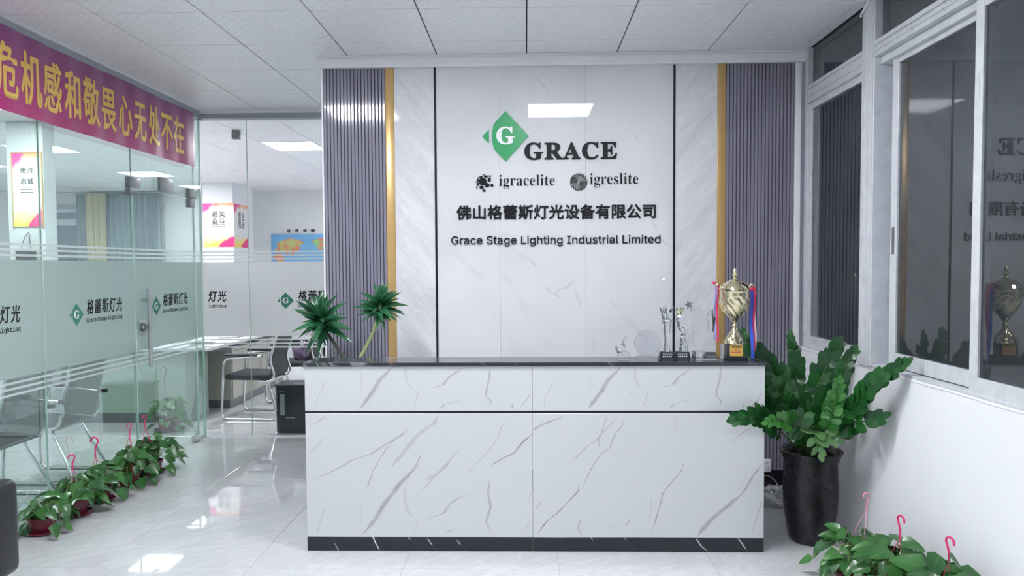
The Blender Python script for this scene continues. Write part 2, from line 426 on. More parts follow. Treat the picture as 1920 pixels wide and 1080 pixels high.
def place_letters(gs, parent, org, mat, face, a0, a1, b0, b1, at, thick, bold=0, name='letter', shear=0):
    """fit the letters into the rectangle [a0,a1]x[b0,b1] of a wall plane. face '-y': a = x, facing the camera; face '+x': a = y"""
    x0, x1, y0, y1 = bounds(gs); sx, sy = (a1-a0)/(x1-x0), (b1-b0)/(y1-y0)
    z0 = max(abs(v.z) for vs, _ in gs for v in vs) or 1
    for vs, fs in gs:
        g = G(org); offs = [(0, 0)] if not bold else [(0, 0)]+[(bold*math.cos(k*math.pi/3), bold*math.sin(k*math.pi/3)) for k in range(6)]
        for q_, (dx, dy) in enumerate(offs):
            pts = []
            for v in vs:
                b = b0+(v.y-y0)*sy+dy; a = a0+(v.x-x0)*sx+dx+shear*(b-b0); t = (v.z/z0*.5+.5)*(1-.02*q_)
                pts.append((a, at-thick*t, b) if face == '-y' else (at+thick*t, a, b))
            g.add(pts, fs)
        me = bpy.data.meshes.new(name); me.from_pydata(g.v, [], g.f); me.materials.append(mat)
        link(name, me, parent)

# ------------------------------------------------------------------ ceiling and floor
def tile_mesh(sx, sy, th, bev, mat, down):
    """a tile whose centre is the origin, bevelled on its visible side"""
    g = G(); a, b = sx/2, sy/2; s = -1 if down else 1
    v = [(-a, -b, -s*th), (a, -b, -s*th), (a, b, -s*th), (-a, b, -s*th), (-a, -b, -s*bev), (a, -b, -s*bev), (a, b, -s*bev), (-a, b, -s*bev),
         (-a+bev, -b+bev, 0), (a-bev, -b+bev, 0), (a-bev, b-bev, 0), (-a+bev, b-bev, 0)]
    f = [(0, 1, 2, 3), (8, 9, 10, 11)]+[(i, (i+1) % 4, (i+1) % 4+4, i+4) for i in range(4)]+[(i+4, (i+1) % 4+4, (i+1) % 4+8, i+8) for i in range(4)]
    return g.add(v, f).mesh('tile', mat)
TM = {}
def tile_grid(parent, x0, x1, y0, y1, ox, oy, s, z, th, gap, bev, mat, down, skip=(), name='tile'):
    i0, i1, j0, j1 = math.floor((x0-ox)/s+1e-6), math.ceil((x1-ox)/s-1e-6), math.floor((y0-oy)/s+1e-6), math.ceil((y1-oy)/s-1e-6)
    for i in range(i0, i1):
        for j in range(j0, j1):
            a, b, c, d = max(x0, ox+i*s), min(x1, ox+(i+1)*s), max(y0, oy+j*s), min(y1, oy+(j+1)*s)
            if b-a < .02 or d-c < .02 or (i, j) in skip: continue
            k = (round(b-a, 3), round(d-c, 3), mat.name)
            if k not in TM: TM[k] = tile_mesh(b-a-gap, d-c-gap, th, bev, mat, down)
            o = bpy.data.objects.new(name, TM[k]); COL.objects.link(o); o.parent = parent; o.location = ((a+b)/2, (c+d)/2, z)
GX, GY = .01, 4.105
YR = -3.2                    # reception's rear wall
YLR = 1.6                    # near wall of the left office
ceil = empty('ceiling', kind='structure')
G().box(XL-.1, XR+.3, YR-.1, YG, H+.012, H+.1).link('backing', DARKV, ceil)
lamps_r = [(0, -2), (-3, -2), (0, -8), (-3, -8)]  # rear pair is added fill light; front pair shows in the wall reflections
tile_grid(ceil, XL+.035, XR+.02, YR, YG, GX, GY, .6, H, .01, .0075, .0018, CEIL, True, lamps_r)
ceil2 = empty('ceiling', kind='structure')
G().box(-9.6, XR+.3, YG, YO+.1, H+.012, H+.1).link('backing', DARKV, ceil2)
G().box(-9.6, XL-.1, YLR-.1, YG, H+.012, H+.1).link('backing', DARKV, ceil2)
lamps_o = [(-5, 7), (-10, 7), (-10, 11), (2, 5), (2, 9), (-13, 9), (-1, 14)]  # office lights without their own label are added, unseen fill
tile_grid(ceil2, -9.5, XR, YG, YO, GX, GY, .6, H, .01, .0075, .0018, CEIL, True, lamps_o)
fill_lamps_l = [(-8, 3), (-12, 0)]  # unseen lights added to brighten the left office
tile_grid(ceil2, -9.5, XL-.035, YLR, YG, GX, GY, .6, H, .01, .0075, .0018, CEIL, True, fill_lamps_l)
def panel_lamp(i, j, label, group=None):
    x, y = GX+.6*i+.3, GY+.6*j+.3
    t = empty('ceiling_light', (x, y, H), 0, label, 'ceiling light', group)
    fr = G(); 
    for a in ((-.298, .298, -.298, -.283), (-.298, .298, .283, .298), (-.298, -.283, -.283, .283), (.283, .298, -.283, .283)): fr.box(*a, -.004, .01)
    fr.link('frame', TRIMW, t)
    G().box(-.283, .283, -.283, .283, -.001, .009).link('diffuser', LAMP, t)
LB = {(0, -2): 'square flat ceiling light mirrored as a bright bar above the word GRACE', (-3, -2): 'square flat ceiling light mirrored across the left slats of the feature wall',
      (-5, 7): 'lit square ceiling light in the office seen above the wall map', (-10, 7): 'lit ceiling light seen beside the narrow poster through the left glass', (-10, 11): 'lit ceiling light seen above the closed glass door'}
HID = ['first', 'second', 'third', 'fourth', 'fifth']
for i, j in lamps_r+lamps_o+fill_lamps_l:
    side = 'right' if i == 0 else 'left'
    if (i, j) in LB: panel_lamp(i, j, LB[(i, j)])
    elif (i, j) in lamps_r: panel_lamp(i, j, 'added fill light behind the camera and the %s added ceiling beam, %s side' % ('first' if j == -8 else 'second', 'right' if i >= 0 else 'left'))
    elif (i, j) in fill_lamps_l: panel_lamp(i, j, 'added unseen fill light over the mesh chairs, %s beyond the left glass' % HID[fill_lamps_l.index((i, j))])
    else: panel_lamp(i, j, 'added office fill light hidden from view, %s counted from the partition' % HID[lamps_o.index((i, j))-3])
fl = empty('floor', kind='structure')
G().box(XL, XR+.2, YR-.1, YG, -.1, -.0025).link('screed', GROUT, fl)
tile_grid(fl, XL, XR-.01, YR, YG, -1.44, 4.52, .8, 0, .008, .002, .0008, FLOOR, False, name='floor_tile')
fl2 = empty('floor', kind='structure')
G().box(-9.6, XR+.2, YG, YO+.1, -.1, -.0025).link('screed', GROUT, fl2)
G().box(-9.6, XL, YLR-.1, YG, -.1, -.0025).link('screed', GROUT, fl2)
tile_grid(fl2, -9.5, XR, YG, YO, -1.44, 4.52, .8, 0, .008, .002, .0008, FLOOR, False, name='floor_tile')
tile_grid(fl2, -9.5, XL, YLR, YG, -1.44, 4.52, .8, 0, .008, .002, .0008, FLOOR, False, name='floor_tile')

# ------------------------------------------------------------------ walls
SK = .004
tag(G().box(XL-.1, XR+.3, YR-.12, YR, 0, H).link('wall_front', plain('grey_wall', (.34, .35, .37, 1), .6, var=.03)), kind='structure')
tag(G().box(XL-.12, XL, YR, YLR, 0, H).link('wall_left', WHITE), kind='structure')
tag(G().box(-9.6, XL-.12, YLR-.12, YLR, 0, H).link('wall_office_front', WHITE), kind='structure')
tag(G().box(-9.62, -9.5, YLR, YO, 0, H).link('wall_office_left', WHITE), kind='structure')
tag(G().box(XR, XR+.12, YF+.14, YO, 0, H).link('wall_office_right', WHITE), kind='structure')
tag(G().box(-6.7, XR+.1, YO, YO+.12, 0, H).box(-9.6, -6.7, YO, YO+.12, 0, 1.0).box(-9.6, -9.05, YO, YO+.12, 1.0, H).box(-9.05, -6.7, YO, YO+.12, 2.75, H)
    .link('wall_office_back', plain('office_wall', (.80, .81, .82, 1), .6, var=.02)), kind='structure')
# right wall: solid to the sill, uneven plaster edge under the frames
rw = empty('wall_right', kind='structure')
G().box(XR, XR+.16, -.05, YF+.14, 0, .998).box(XR, XR+.16, YR-.1, -.05, 0, H).link('plaster', WALLW, rw)
random.seed(5)
g = G(); n = 60; lip = [.989+random.uniform(-.003, .003) for _ in range(n+1)]
for k in range(n):
    y0, y1 = -.05+k*(YF+.05)/n, -.05+(k+1)*(YF+.05)/n
    a, a2 = lip[k], lip[k+1]
    g.add([(XR-.004, y0, a), (XR-.004, y1, a2), (XR-.001, y1, 1.003), (XR-.001, y0, 1.003), (XR+.02, y0, a), (XR+.02, y1, a2), (XR+.02, y1, 1.003), (XR+.02, y0, 1.003)],
          [(0, 1, 2, 3), (4, 5, 6, 7), (0, 1, 5, 4), (2, 3, 7, 6), (0, 3, 7, 4), (1, 2, 6, 5)])
g.link('plaster_lip', WALLW, rw)

tag(G().box(XL, XR, .10, .22, 2.80, H-.001).link('lamp_baffle_1', WHITE), kind='structure')       # added baffle beams behind the camera, keep rear lights out of the wall reflections
tag(G().box(XL, XR, -1.86, -1.74, 2.78, H-.001).link('lamp_baffle_2', WHITE), kind='structure')  # second added baffle beam, unseen, put in to block reflections

# ------------------------------------------------------------------ feature wall
fw = empty('wall_back', (0, YF, 0), kind='structure'); O = (0, YF, 0)
X0, X1 = -1.375, 1.785
G(O).box(X0, XR+.0, YF+.012, YF+.14, 0, H).link('core', WHITE, fw)
G(O).box(X0+.012, -.942, YF+.006, YF+.012, .16, 2.89).link('slat_backing', SLATGAP, fw)
G(O).box(1.335, 1.785, YF+.006, YF+.012, .16, 2.89).link('slat_backing', SLATGAP, fw)
pr = [(-.0095, .010), (-.0095, -.0035), (-.0072, -.0058), (.0072, -.0058), (.0095, -.0035), (.0095, .010)]
sg = G().prism(pr, .16, 2.888, 'xy').mesh('slat', SLAT)
for a, b in ((X0+.012, -.942), (1.335, 1.785)):
    n = round((b-a)/.0238); w = (b-a)/n
    for k in range(n):
        o = link('slat', sg, fw); o.location = (a+w*(k+.5), 0, 0)
G(O).box(-.942, -.884, YF-.006, YF+.012, .16, 2.89, .002).link('gold_strip', GOLD, fw)
G(O).box(1.279, 1.335, YF-.006, YF+.012, .16, 2.89, .002).link('gold_strip', GOLD, fw)
G(O).box(-.8835, -.614, YF, YF+.012, .16, 2.89).link('pearl_panel', MARB_L, fw, 'pearl white panel with slanting streaks')
G(O).box(1.000, 1.2785, YF, YF+.012, .16, 2.89).link('pearl_panel', MARB_R, fw, 'pearl white panel with slanting streaks')
for a, b in ((-.614, -.600), (.986, 1.000)): G(O).box(a, b, YF-.004, YF+.012, .16, 2.89).link('black_strip', BLKSTRIP, fw)
sm = [-.600, -.176, .402, .986]
def wv(ox, oy, pts, w, st): return ([tuple(hit(ox+x/2.909, oy+y/2.909, 1, YF)[i] for i in (0, 2)) for x, y in pts], w/2.909*YF/F, st*.72, 1)
LO, UP = (720, 440), (720, 110)
WV = [wv(*LO, [(790, 132), (830, 172), (858, 196)], 9, .8), wv(*LO, [(880, 275), (900, 308), (940, 325), (968, 356)], 20, .5), wv(*LO, [(1020, 258), (1000, 288), (955, 300), (925, 322)], 22, .55), wv(*LO, [(1040, 290), (1060, 350), (1078, 410)], 26, .3),
      wv(*LO, [(1228, 345), (1255, 385), (1278, 420)], 9, .6), wv(*LO, [(485, 190), (515, 215), (545, 245)], 16, .5), wv(*LO, [(1490, 5), (1545, 55), (1578, 75)], 12, .7), wv(*LO, [(700, 80), (770, 125), (850, 170)], 30, .2),
      wv(*LO, [(1130, 540), (1150, 600), (1140, 640)], 40, .18), wv(*LO, [(640, 190), (760, 380), (790, 470)], 50, .14), wv(*LO, [(380, 90), (470, 180), (530, 260)], 40, .16), wv(*LO, [(1300, 430), (1380, 520), (1450, 610)], 36, .16),
      wv(*UP, [(815, 90), (870, 145), (905, 192)], 14, .5), wv(*UP, [(1365, 410), (1395, 470)], 14, .4), wv(*UP, [(335, 795), (378, 840)], 8, .6), wv(*UP, [(1450, 872), (1480, 915), (1505, 955)], 16, .5), wv(*UP, [(425, 905), (475, 950)], 14, .35)]
t = NT('pale_marble_veined'); c = t.coord(); nz = t.noise(c, 1.6, 4, .55, .4); n2 = t.noise(t.coord(loc=(4, 1, 7)), 2.4, 3, .5)
cl = t.mix(t.math('MULTIPLY_ADD', nz, 2.2, -.75, clamp=True), (.63, .645, .67, 1), (.73, .74, .755, 1)); cl = t.mix(t.math('MULTIPLY_ADD', n2, 2.0, -1.15, clamp=True), cl, (.72, .70, .70, 1))
t.set(Base_Color=veins(t, O, sm[0], sm[3], .16, 2.89, WV, cl, (.36, .34, .36, 1), .012), Roughness=.02); MARB_V = t.m
for k in range(3): G(O).box(sm[k]+.0006, sm[k+1]-.0006, YF, YF+.012, .16, 2.89).link('marble_panel', MARB_V, fw)
G(O).box(X0, X0+.011, YF-.006, YF+.012, 0, 2.89).link('edge_trim', TRIMW, fw)
tag(G().box(X0+.011, 1.785, YF-.004, YF+.012, 0, .158).link('baseboard_back', BLKSTRIP), kind='structure')
tag(G().prism([(YF-.028, 2.885), (YF-.028, H-.001), (YF+.012, H-.001), (YF+.012, 2.885)], X0-.02, 1.845, 'yz').prism([(YF-.034, 2.905), (YF-.034, H-.022), (YF-.028, H-.018), (YF-.028, 2.900)], X0-.024, 1.845, 'yz')
    .link('trim_1', TRIMW), kind='structure')
tag(G().box(1.787, 1.825, YF-.02, YF+.012, 0, 2.884, .002).link('trim_2', TRIMW), kind='structure')

# wall signs: raised letters
SY = YF-.001
def wall_rect(u0, v0, u1, v1): a, b = hit(u0, v1, 1, SY), hit(u1, v0, 1, SY); return a.x, b.x, a.z, b.z
def sign(name, label, s, u0, v0, u1, v1, mat=INK, bold=0, off=0, fnt=None, thick=.010, **k):
    a0, a1, b0, b1 = wall_rect(u0, v0, u1, v1); org = ((a0+a1)/2, SY, b0)
    t = empty(name, org, 0, label, 'sign'); place_letters(glyphs(s, off=off, fnt=fnt, **k), t, org, mat, '-y', a0, a1, b0, b1, SY, thick, bold); return t
sign('raised_lettering', 'bold black serif word GRACE beside the green diamond', SERIF('GRACE'), 984, 266.5, 1156, 299.5, bold=.003, space=1.12)
sign('raised_lettering', 'thin black word igracelite beside the dotted ball emblem', SERIF('igracelite'), 936, 327, 1040, 354.5, off=-.013, thick=.006)
sign('raised_lettering', 'thin black word igreslite beside the swirled round emblem', SERIF('igreslite'), 1106, 324, 1196.5, 351.5, off=-.013, thick=.006)
def cjk_line(t, org, s, mat, face, centres, w, b0, b1, at, thick, bold):
    for ch, c in zip(s, centres):
        gs = glyphs(ch, group=-99); x0, x1, y0, y1 = bounds(gs)
        # keep the glyph's own size inside its em square (em = 0.92 tall from -0.12)
        sx = w; a0 = c+(x0-.5)*sx; a1 = c+(x1-.5)*sx; h = b1-b0; bb0 = b0+(y0+.08)/.95*h; bb1 = b0+(y1+.08)/.95*h
        place_letters(gs, t, org, mat, face, a0, a1, bb0, bb1, at, thick, bold)
a0, a1, b0, b1 = wall_rect(856, 383, 1232, 411); org = ((a0+a1)/2, SY, b0)
t = empty('raised_lettering', org, 0, 'bold black line of thirteen Chinese characters across the marble', 'sign')
w = (a1-a0)/13
for k, ch in enumerate('佛山格蕾斯灯光设备有限公司'):
    cjk_line(t, org, ch, INK, '-y', [a0+w*(k+.5)], w*.99, b0-.002, b1+.004, SY, .010, .0022)
sign('raised_lettering', 'plain black line Grace Stage Lighting Industrial Limited', 'Grace Stage Lighting Industrial Limited', 846.5, 440, 1238, 462.5, fnt='Inter.woff2', bold=.0003, group=.5)
# green diamond emblem
def emblem(parent, org, face, ca, cb, w, h, at, th, mg, mw, nm='emblem'):
    """diamond cut by a curved white gap near its left corner, with a white serif G"""
    def add(poly, a, b, mat, name):
        g = G(org)
        P = [(ca+x*w/2, cb+y*h/2) for x, y in poly]
        g.prism(P, a, b, 'xz' if face == '-y' else 'yz'); g.link(name, mat, parent)
    arc = lambda off, n=10, lim=1.0: [(off-.46+.30*((k/n*2-1)**2), (k/n*2-1)) for k in range(n+1)]
    def inside(x, y): return abs(x)+abs(y) <= 1.0
    f = (lambda d: at-d) if face == '-y' else (lambda d: at+d)
    big = []
    for k in range(25):
        y = -1+k/12; x = -.58+.36*y*y
        x = max(x, -(1-abs(y))); big.append((x, y))
    big = [(0, -1)]+[p for p in big[1:-1]]+[(0, 1), (1, 0)]
    add(big, f(0), f(th), mg, 'green_plate')
    sl = []
    for k in range(13):
        y = -.275+k/12*.55; x = -.722+.0*y; sl.append((x, y))
    sl = [p for p in sl if abs(p[0])+abs(p[1]) <= 1.0]
    add([(-1, 0)]+sl, f(0), f(th), mg, 'green_plate')
    gs = glyphs(SERIF('G'), group=-99)
    place_letters(gs, parent, org, mw, face, ca-.38*w/2, ca+.38*w/2, cb-.32*h/2, cb+.36*h/2, f(th), .002 if th > .001 else .0004, h*.008)
a0, a1, b0, b1 = wall_rect(905, 208, 991, 303); org = ((a0+a1)/2, SY, b0)
t = empty('diamond_emblem', org, 0, 'large green diamond emblem with white letter G above the lettering', 'emblem')
emblem(t, org, '-y', (a0+a1)/2, (b0+b1)/2, a1-a0, b1-b0, SY, .010, LGREEN, LWHITE)
# ball of dots
t = empty('dotted_ball_emblem', hit(908, 359, 1, SY), 0, 'round emblem made of black dots left of igracelite', 'emblem'); org = t.location
for x, y, rx, ry in [(160, 892, 48, 44), (238, 872, 20, 26), (197, 832, 24, 14), (213, 937, 28, 27), (147, 962, 27, 19), (100, 925, 14, 22), (103, 875, 13, 18), (140, 838, 20, 10), (270, 938, 20, 18), (174, 1000, 20, 14),
                     (246, 828, 12, 10), (172, 812, 12, 5), (110, 842, 8, 5), (78, 897, 6, 8), (90, 965, 8, 13)]:
    u, v, ru, rv = 880+x/6.354, 200+y/6.354, rx/6.354, ry/6.354
    P = []
    for k in range(16):
        q = hit(u+ru*math.cos(k*math.pi/8), v+rv*math.sin(k*math.pi/8), 1, SY); P.append((q.x, q.z))
    G(org).prism(P, SY, SY-.008).link('dot', INK, t)
# swirl of rays
cc = hit(1085, 341.5, 1, SY); R_ = .0585
t = empty('swirl_emblem', (cc.x, SY, cc.z), 0, 'round emblem of black swirling rays left of igreslite', 'emblem'); org = t.location
for k in range(20):
    P = []; a = 2*math.pi*k/20
    for s in range(7):
        r = R_*(.12+.88*s/6); P.append((cc.x+r*math.cos(a+.9*s/6), cc.z+r*math.sin(a+.9*s/6)))
    for s in range(6, -1, -1):
        r = R_*(.12+.88*s/6); d = .17*(s/6)**.7; P.append((cc.x+r*math.cos(a+d+.9*s/6), cc.z+r*math.sin(a+d+.9*s/6)))
    G(org).prism(P, SY, SY-.008).link('ray', INK, t)

# ------------------------------------------------------------------ glass partitions
def film_logo(parent, org, face, c0, mg=FGREEN, first=0):
    """emblem and two lines of lettering; c0 = left end of the emblem along the wall"""
    at = (YG-.008) if face == '-y' else (XL+.008)
    if first == 0: emblem(parent, org, face, c0+.075, 1.250, .15, .15, at, .0006, mg, LWHITE)
    s = '格蕾斯灯光'
    for k, ch in enumerate(s):
        if k < first: continue
        gs = glyphs(ch, group=-99); x0, x1, y0, y1 = bounds(gs); c = c0+.183+.0885*k+.042
        place_letters(gs, parent, org, INK, face, c-.037, c+.037, 1.245, 1.245+.098*min(1, (y1-y0)/.9), at, .0006, .0018, shear=.12)
    gs = glyphs(MONO('Grace Stage Lighting'), group=.6); x0, x1, y0, y1 = bounds(gs)
    if first: gs = [q for q in gs if min(v.x for v in q[0]) > x0+(x1-x0)*.62]; lo = c0+.183+.44*.63
    else: lo = c0+.183
    place_letters(gs, parent, org, INK, face, lo, c0+.183+.438, 1.183, 1.222, at, .0006, .0008)
def glass_pane(parent, org, face, a0, a1, z0, z1, mat, film, name='glass_pane', fz0=.925, fz1=1.605, logo=None, first=0, fa0=None):
    g = G(org); e = G(org); q = .0015
    if face == '-y':
        g.box(a0+q, a1-q, YG-.005, YG+.005, z0, z1); o = g.link(name, mat, parent)
        F_ = lambda x0, x1, za, zb: (x0, x1, YG-.0068, YG-.0060, za, zb)
        e.box(a0, a0+q, YG-.005, YG+.005, z0, z1).box(a1-q, a1, YG-.005, YG+.005, z0, z1)
    else:
        g.box(XL-.005, XL+.005, a0+q, a1-q, z0, z1); o = g.link(name, mat, parent)
        F_ = lambda x0, x1, za, zb: (XL+.0060, XL+.0068, x0, x1, za, zb)
        e.box(XL-.005, XL+.005, a0, a0+q, z0, z1).box(XL-.005, XL+.005, a1-q, a1, z0, z1)
    e.link('polished_edge', GEDGE, o)
    a, b = (a0 if fa0 is None else fa0)+.004, a1-.004
    G(org).box(*F_(a, b, fz0, fz1)).link('frosted_film', film, o)
    for za in (fz1+.020, fz1+.052, fz1+.084): G(org).box(*F_(a, b, za, za+.014)).link('film_stripe', STRIPE, o)
    for za in (fz0-.036, fz0-.070, fz0-.104): G(org).box(*F_(a, b, za, za+.014)).link('film_stripe', STRIPE, o)
    if logo is not None: film_logo(o, org, face, logo, first=first)
    return o
ZT = 2.892
lw = empty('wall_left', (XL, 4.5, 0), kind='structure'); O = tuple(lw.location)
for a, b, lg in ((2.33, 3.385, 2.60), (3.387, 4.441, 3.604), (4.443, 5.492, 4.69)): glass_pane(lw, O, '+x', a, b, .012, ZT, LGLASS, FILM_L, logo=lg)
glass_pane(lw, O, '+x', 1.60, 2.328, .012, ZT, LGLASS, FILM_L)
o = G(O).box(XL-.005, XL+.005, 5.496, 6.53, 2.165, ZT).link('transom_pane', LGLASS, lw)
glass_pane(lw, O, '+x', 6.535, YG-.005, .012, ZT, LGLASS, FILM_L)
G(O).box(XL-.012, XL+.012, 1.6, 5.49, 0, .012).box(XL-.012, XL+.012, 6.535, YG, 0, .012).link('floor_track', STEEL, lw)
G(O).box(XL-.045, XL+.035, 1.6, YG+.03, ZT, H-.001).link('head_beam', BEAM, lw)
G(O).box(XL+.028, XL+.050, 1.6, YG-.02, H-.008, H-.0005).link('edge_trim', TRIMW, lw)
wg = empty('wall_glass', (-1.5, YG, 0), kind='structure'); O = tuple(wg.location)
glass_pane(wg, O, '-y', XL+.006, -2.524, .012, ZT, BGLASS, FILM_B, logo=-3.358, first=3)
glass_pane(wg, O, '-y', -2.522, -1.42, .012, ZT, BGLASS, FILM_B, logo=-2.265)
glass_pane(wg, O, '-y', -1.418, -.32, .012, ZT, BGLASS, FILM_B)
glass_pane(wg, O, '-y', -.318, XR, .012, ZT, BGLASS, FILM_B)
G(O).box(XL, XR, YG-.02, YG+.02, 0, .012).link('floor_track', TRIMW, wg)
G(O).box(XL, XR, YG-.045, YG+.04, ZT, H-.03).link('head_beam', BEAM, wg)
G(O).box(XL, XR, YG-.055, YG+.045, H-.03, H-.001).link('edge_trim', TRIMW, wg)
# door leaf
dr = empty('door_1', (XL, 5.5, 0), kind='structure'); O = tuple(dr.location)
glass_pane(dr, O, '+x', 5.502, 6.525, .014, 2.155, LGLASS, FILM_L, logo=5.735)
h = G(O); 
h.tube([(XL+.062, 5.60, .795), (XL+.062, 5.60, 1.395)], .017, 14); hd = h.link('handle', STEEL, dr, 'long upright brushed steel handle')
for z in (.885, 1.305): G(O).tube([(XL+.006, 5.60, z), (XL+.062, 5.60, z)], .009, 10).link('standoff', STEEL, hd)
lo = G().lathe([(.030, 0), (.030, .022), (.024, .030), (.0, .030)], (0, 0, 0), 20).link('lock', DSTEEL, dr, 'round dark steel lock')
lo.location = (.026, .045, 1.10); lo.rotation_euler = (0, math.pi/2, 0)
G(O).box(XL+.006, XL+.026, 5.52, 5.60, 1.05, 1.15, .003).link('lock_plate', STEEL, dr)
G(O).box(XL-.02, XL+.018, 6.43, 6.53, .006, .062, .003).link('patch_fitting', STEEL, dr)
G(O).box(XL-.02, XL+.018, 6.425, 6.522, 2.085, 2.160, .003).link('patch_fitting', DSTEEL, dr)
for y0, y1, z0, z1 in ((5.445, 5.60, 2.162, 2.235), (5.445, 5.492, 2.10, 2.162), (6.42, 6.56, 2.166, 2.25)):
    G((XL, 4.5, 0)).box(XL-.02, XL+.018, y0, y1, z0, z1, .003).link('patch_fitting', DSTEEL, lw)
G((XL, 4.5, 0)).box(XL+.007, XL+.030, 5.88, 6.10, 2.175, 2.285, .003).link('closer_box', DSTEEL, lw)

# ------------------------------------------------------------------ windows on the right
def bx(parent, name, mat, *b, r=.002):
    return G(tuple(parent.location)).box(*b, r, 1).link(name, mat, parent)
wi = empty('window_1', (XR+.05, 4.5, 1.0), kind='structure')
bx(wi, 'frame_post', ALU, XR-.004, XR+.09, 4.925, 4.978, 1.0, H-.001)
bx(wi, 'mullion', ALU, XR-.012, XR+.09, 3.985, 4.125, 1.0, H-.001)
G(tuple(wi.location)).box(XR-.016, XR-.012, 4.095, 4.118, 1.0, H-.002).box(XR-.016, XR-.012, 3.992, 4.010, 1.0, H-.002).box(XR-.0145, XR-.012, 4.04, 4.062, 1.0, 2.60).link('ridge', ALU, wi)
bx(wi, 'transom', ALU, XR-.004, XR+.09, 4.125, 4.925, 2.600, 2.712)
G(tuple(wi.location)).box(XR-.012, XR-.004, 4.125, 4.925, 2.690, 2.712).box(XR-.010, XR-.004, 4.125, 4.925, 2.640, 2.652).box(XR-.012, XR-.004, 4.125, 4.925, 2.600, 2.612).link('ridge', ALU, wi)
bx(wi, 'sill_rail', ALU, XR-.004, XR+.09, 4.125, 4.925, 1.0, 1.018)
bx(wi, 'upper_pane', WGLASS, XR+.028, XR+.033, 4.125, 4.925, 2.712, H-.001, r=0)
def sash(parent, y0, y1, z0, z1, x, sw=.05, label=None, bot=.072, top=.042):
    O = tuple(parent.location)
    s = G(O).box(x-.014, x+.014, y0, y0+sw, z0, z1, .002, 1).box(x-.014, x+.014, y1-sw, y1, z0, z1, .002, 1).box(x-.0135, x+.0135, y0+sw, y1-sw, z0, z0+bot).box(x-.0135, x+.0135, y0+sw, y1-sw, z1-top, z1).link('sash', ALU, parent)
    G(O).box(x-.0025, x+.0025, y0+sw, y1-sw, z0+bot, z1-top).link('glass_pane', WGLASS, s)
    return s
s1 = sash(wi, 4.128, 4.925, 1.012, 2.600, XR+.020, .042)
G(tuple(wi.location)).box(XR+.001, XR+.007, 4.140, 4.158, 1.66, 1.76, .002, 1).link('latch', DSTEEL, s1)
w2 = empty('window_2', (XR+.05, 3.0, 1.0), kind='structure')
bx(w2, 'transom', ALU, XR-.004, XR+.10, 2.15, 3.985, 2.640, 2.722)
G(tuple(w2.location)).box(XR-.014, XR-.004, 2.15, 3.985, 2.700, 2.722).box(XR-.010, XR-.004, 2.15, 3.985, 2.672, 2.682).box(XR-.014, XR-.004, 2.15, 3.985, 2.640, 2.652).link('ridge', ALU, w2)
bx(w2, 'mullion', ALU, XR-.008, XR+.10, 2.01, 2.15, 1.0, H-.001)
bx(w2, 'head_track', ALU, XR+.02, XR+.10, 2.15, 3.985, 2.600, 2.640)
bx(w2, 'sill_rail', ALU, XR-.004, XR+.10, 2.15, 3.985, 1.0, 1.014)
bx(w2, 'upper_pane', WGLASS, XR+.028, XR+.033, 2.15, 3.985, 2.722, H-.001, r=0)
s2 = sash(w2, 3.085, 3.905, 1.020, 2.615, XR+.060, .062)
s3 = sash(w2, 2.155, 3.130, 1.008, 2.630, XR+.018, .055)
G(tuple(w2.location)).box(XR+.040, XR+.046, 3.862, 3.880, 1.60, 1.74, .002, 1).link('latch', DSTEEL, s2)
w3 = empty('window_3', (XR+.05, 1.0, 1.0), kind='structure')
bx(w3, 'transom', ALU, XR-.004, XR+.10, -.04, 2.01, 2.640, 2.722)
bx(w3, 'sill_rail', ALU, XR-.004, XR+.10, -.04, 2.01, 1.0, 1.014)
bx(w3, 'upper_pane', WGLASS, XR+.028, XR+.033, -.04, 2.01, 2.722, H-.001, r=0)
sash(w3, 1.0, 2.005, 1.012, 2.638, XR+.018, .055); sash(w3, -.04, 1.05, 1.012, 2.638, XR+.060, .055)
c = hit(1626, 6, 0, XR-.014)
tag(G().tube(bez([(XR-.016, c.y-.03, H-.003), (XR-.020, c.y+.0, H-.03), (XR-.026, c.y+.045, H-.062), (XR-.022, c.y+.05, H-.075)], 5), .005, 8).link('cord', TRIMW), 'short white cord hanging at the ceiling beside the window post', 'cord')

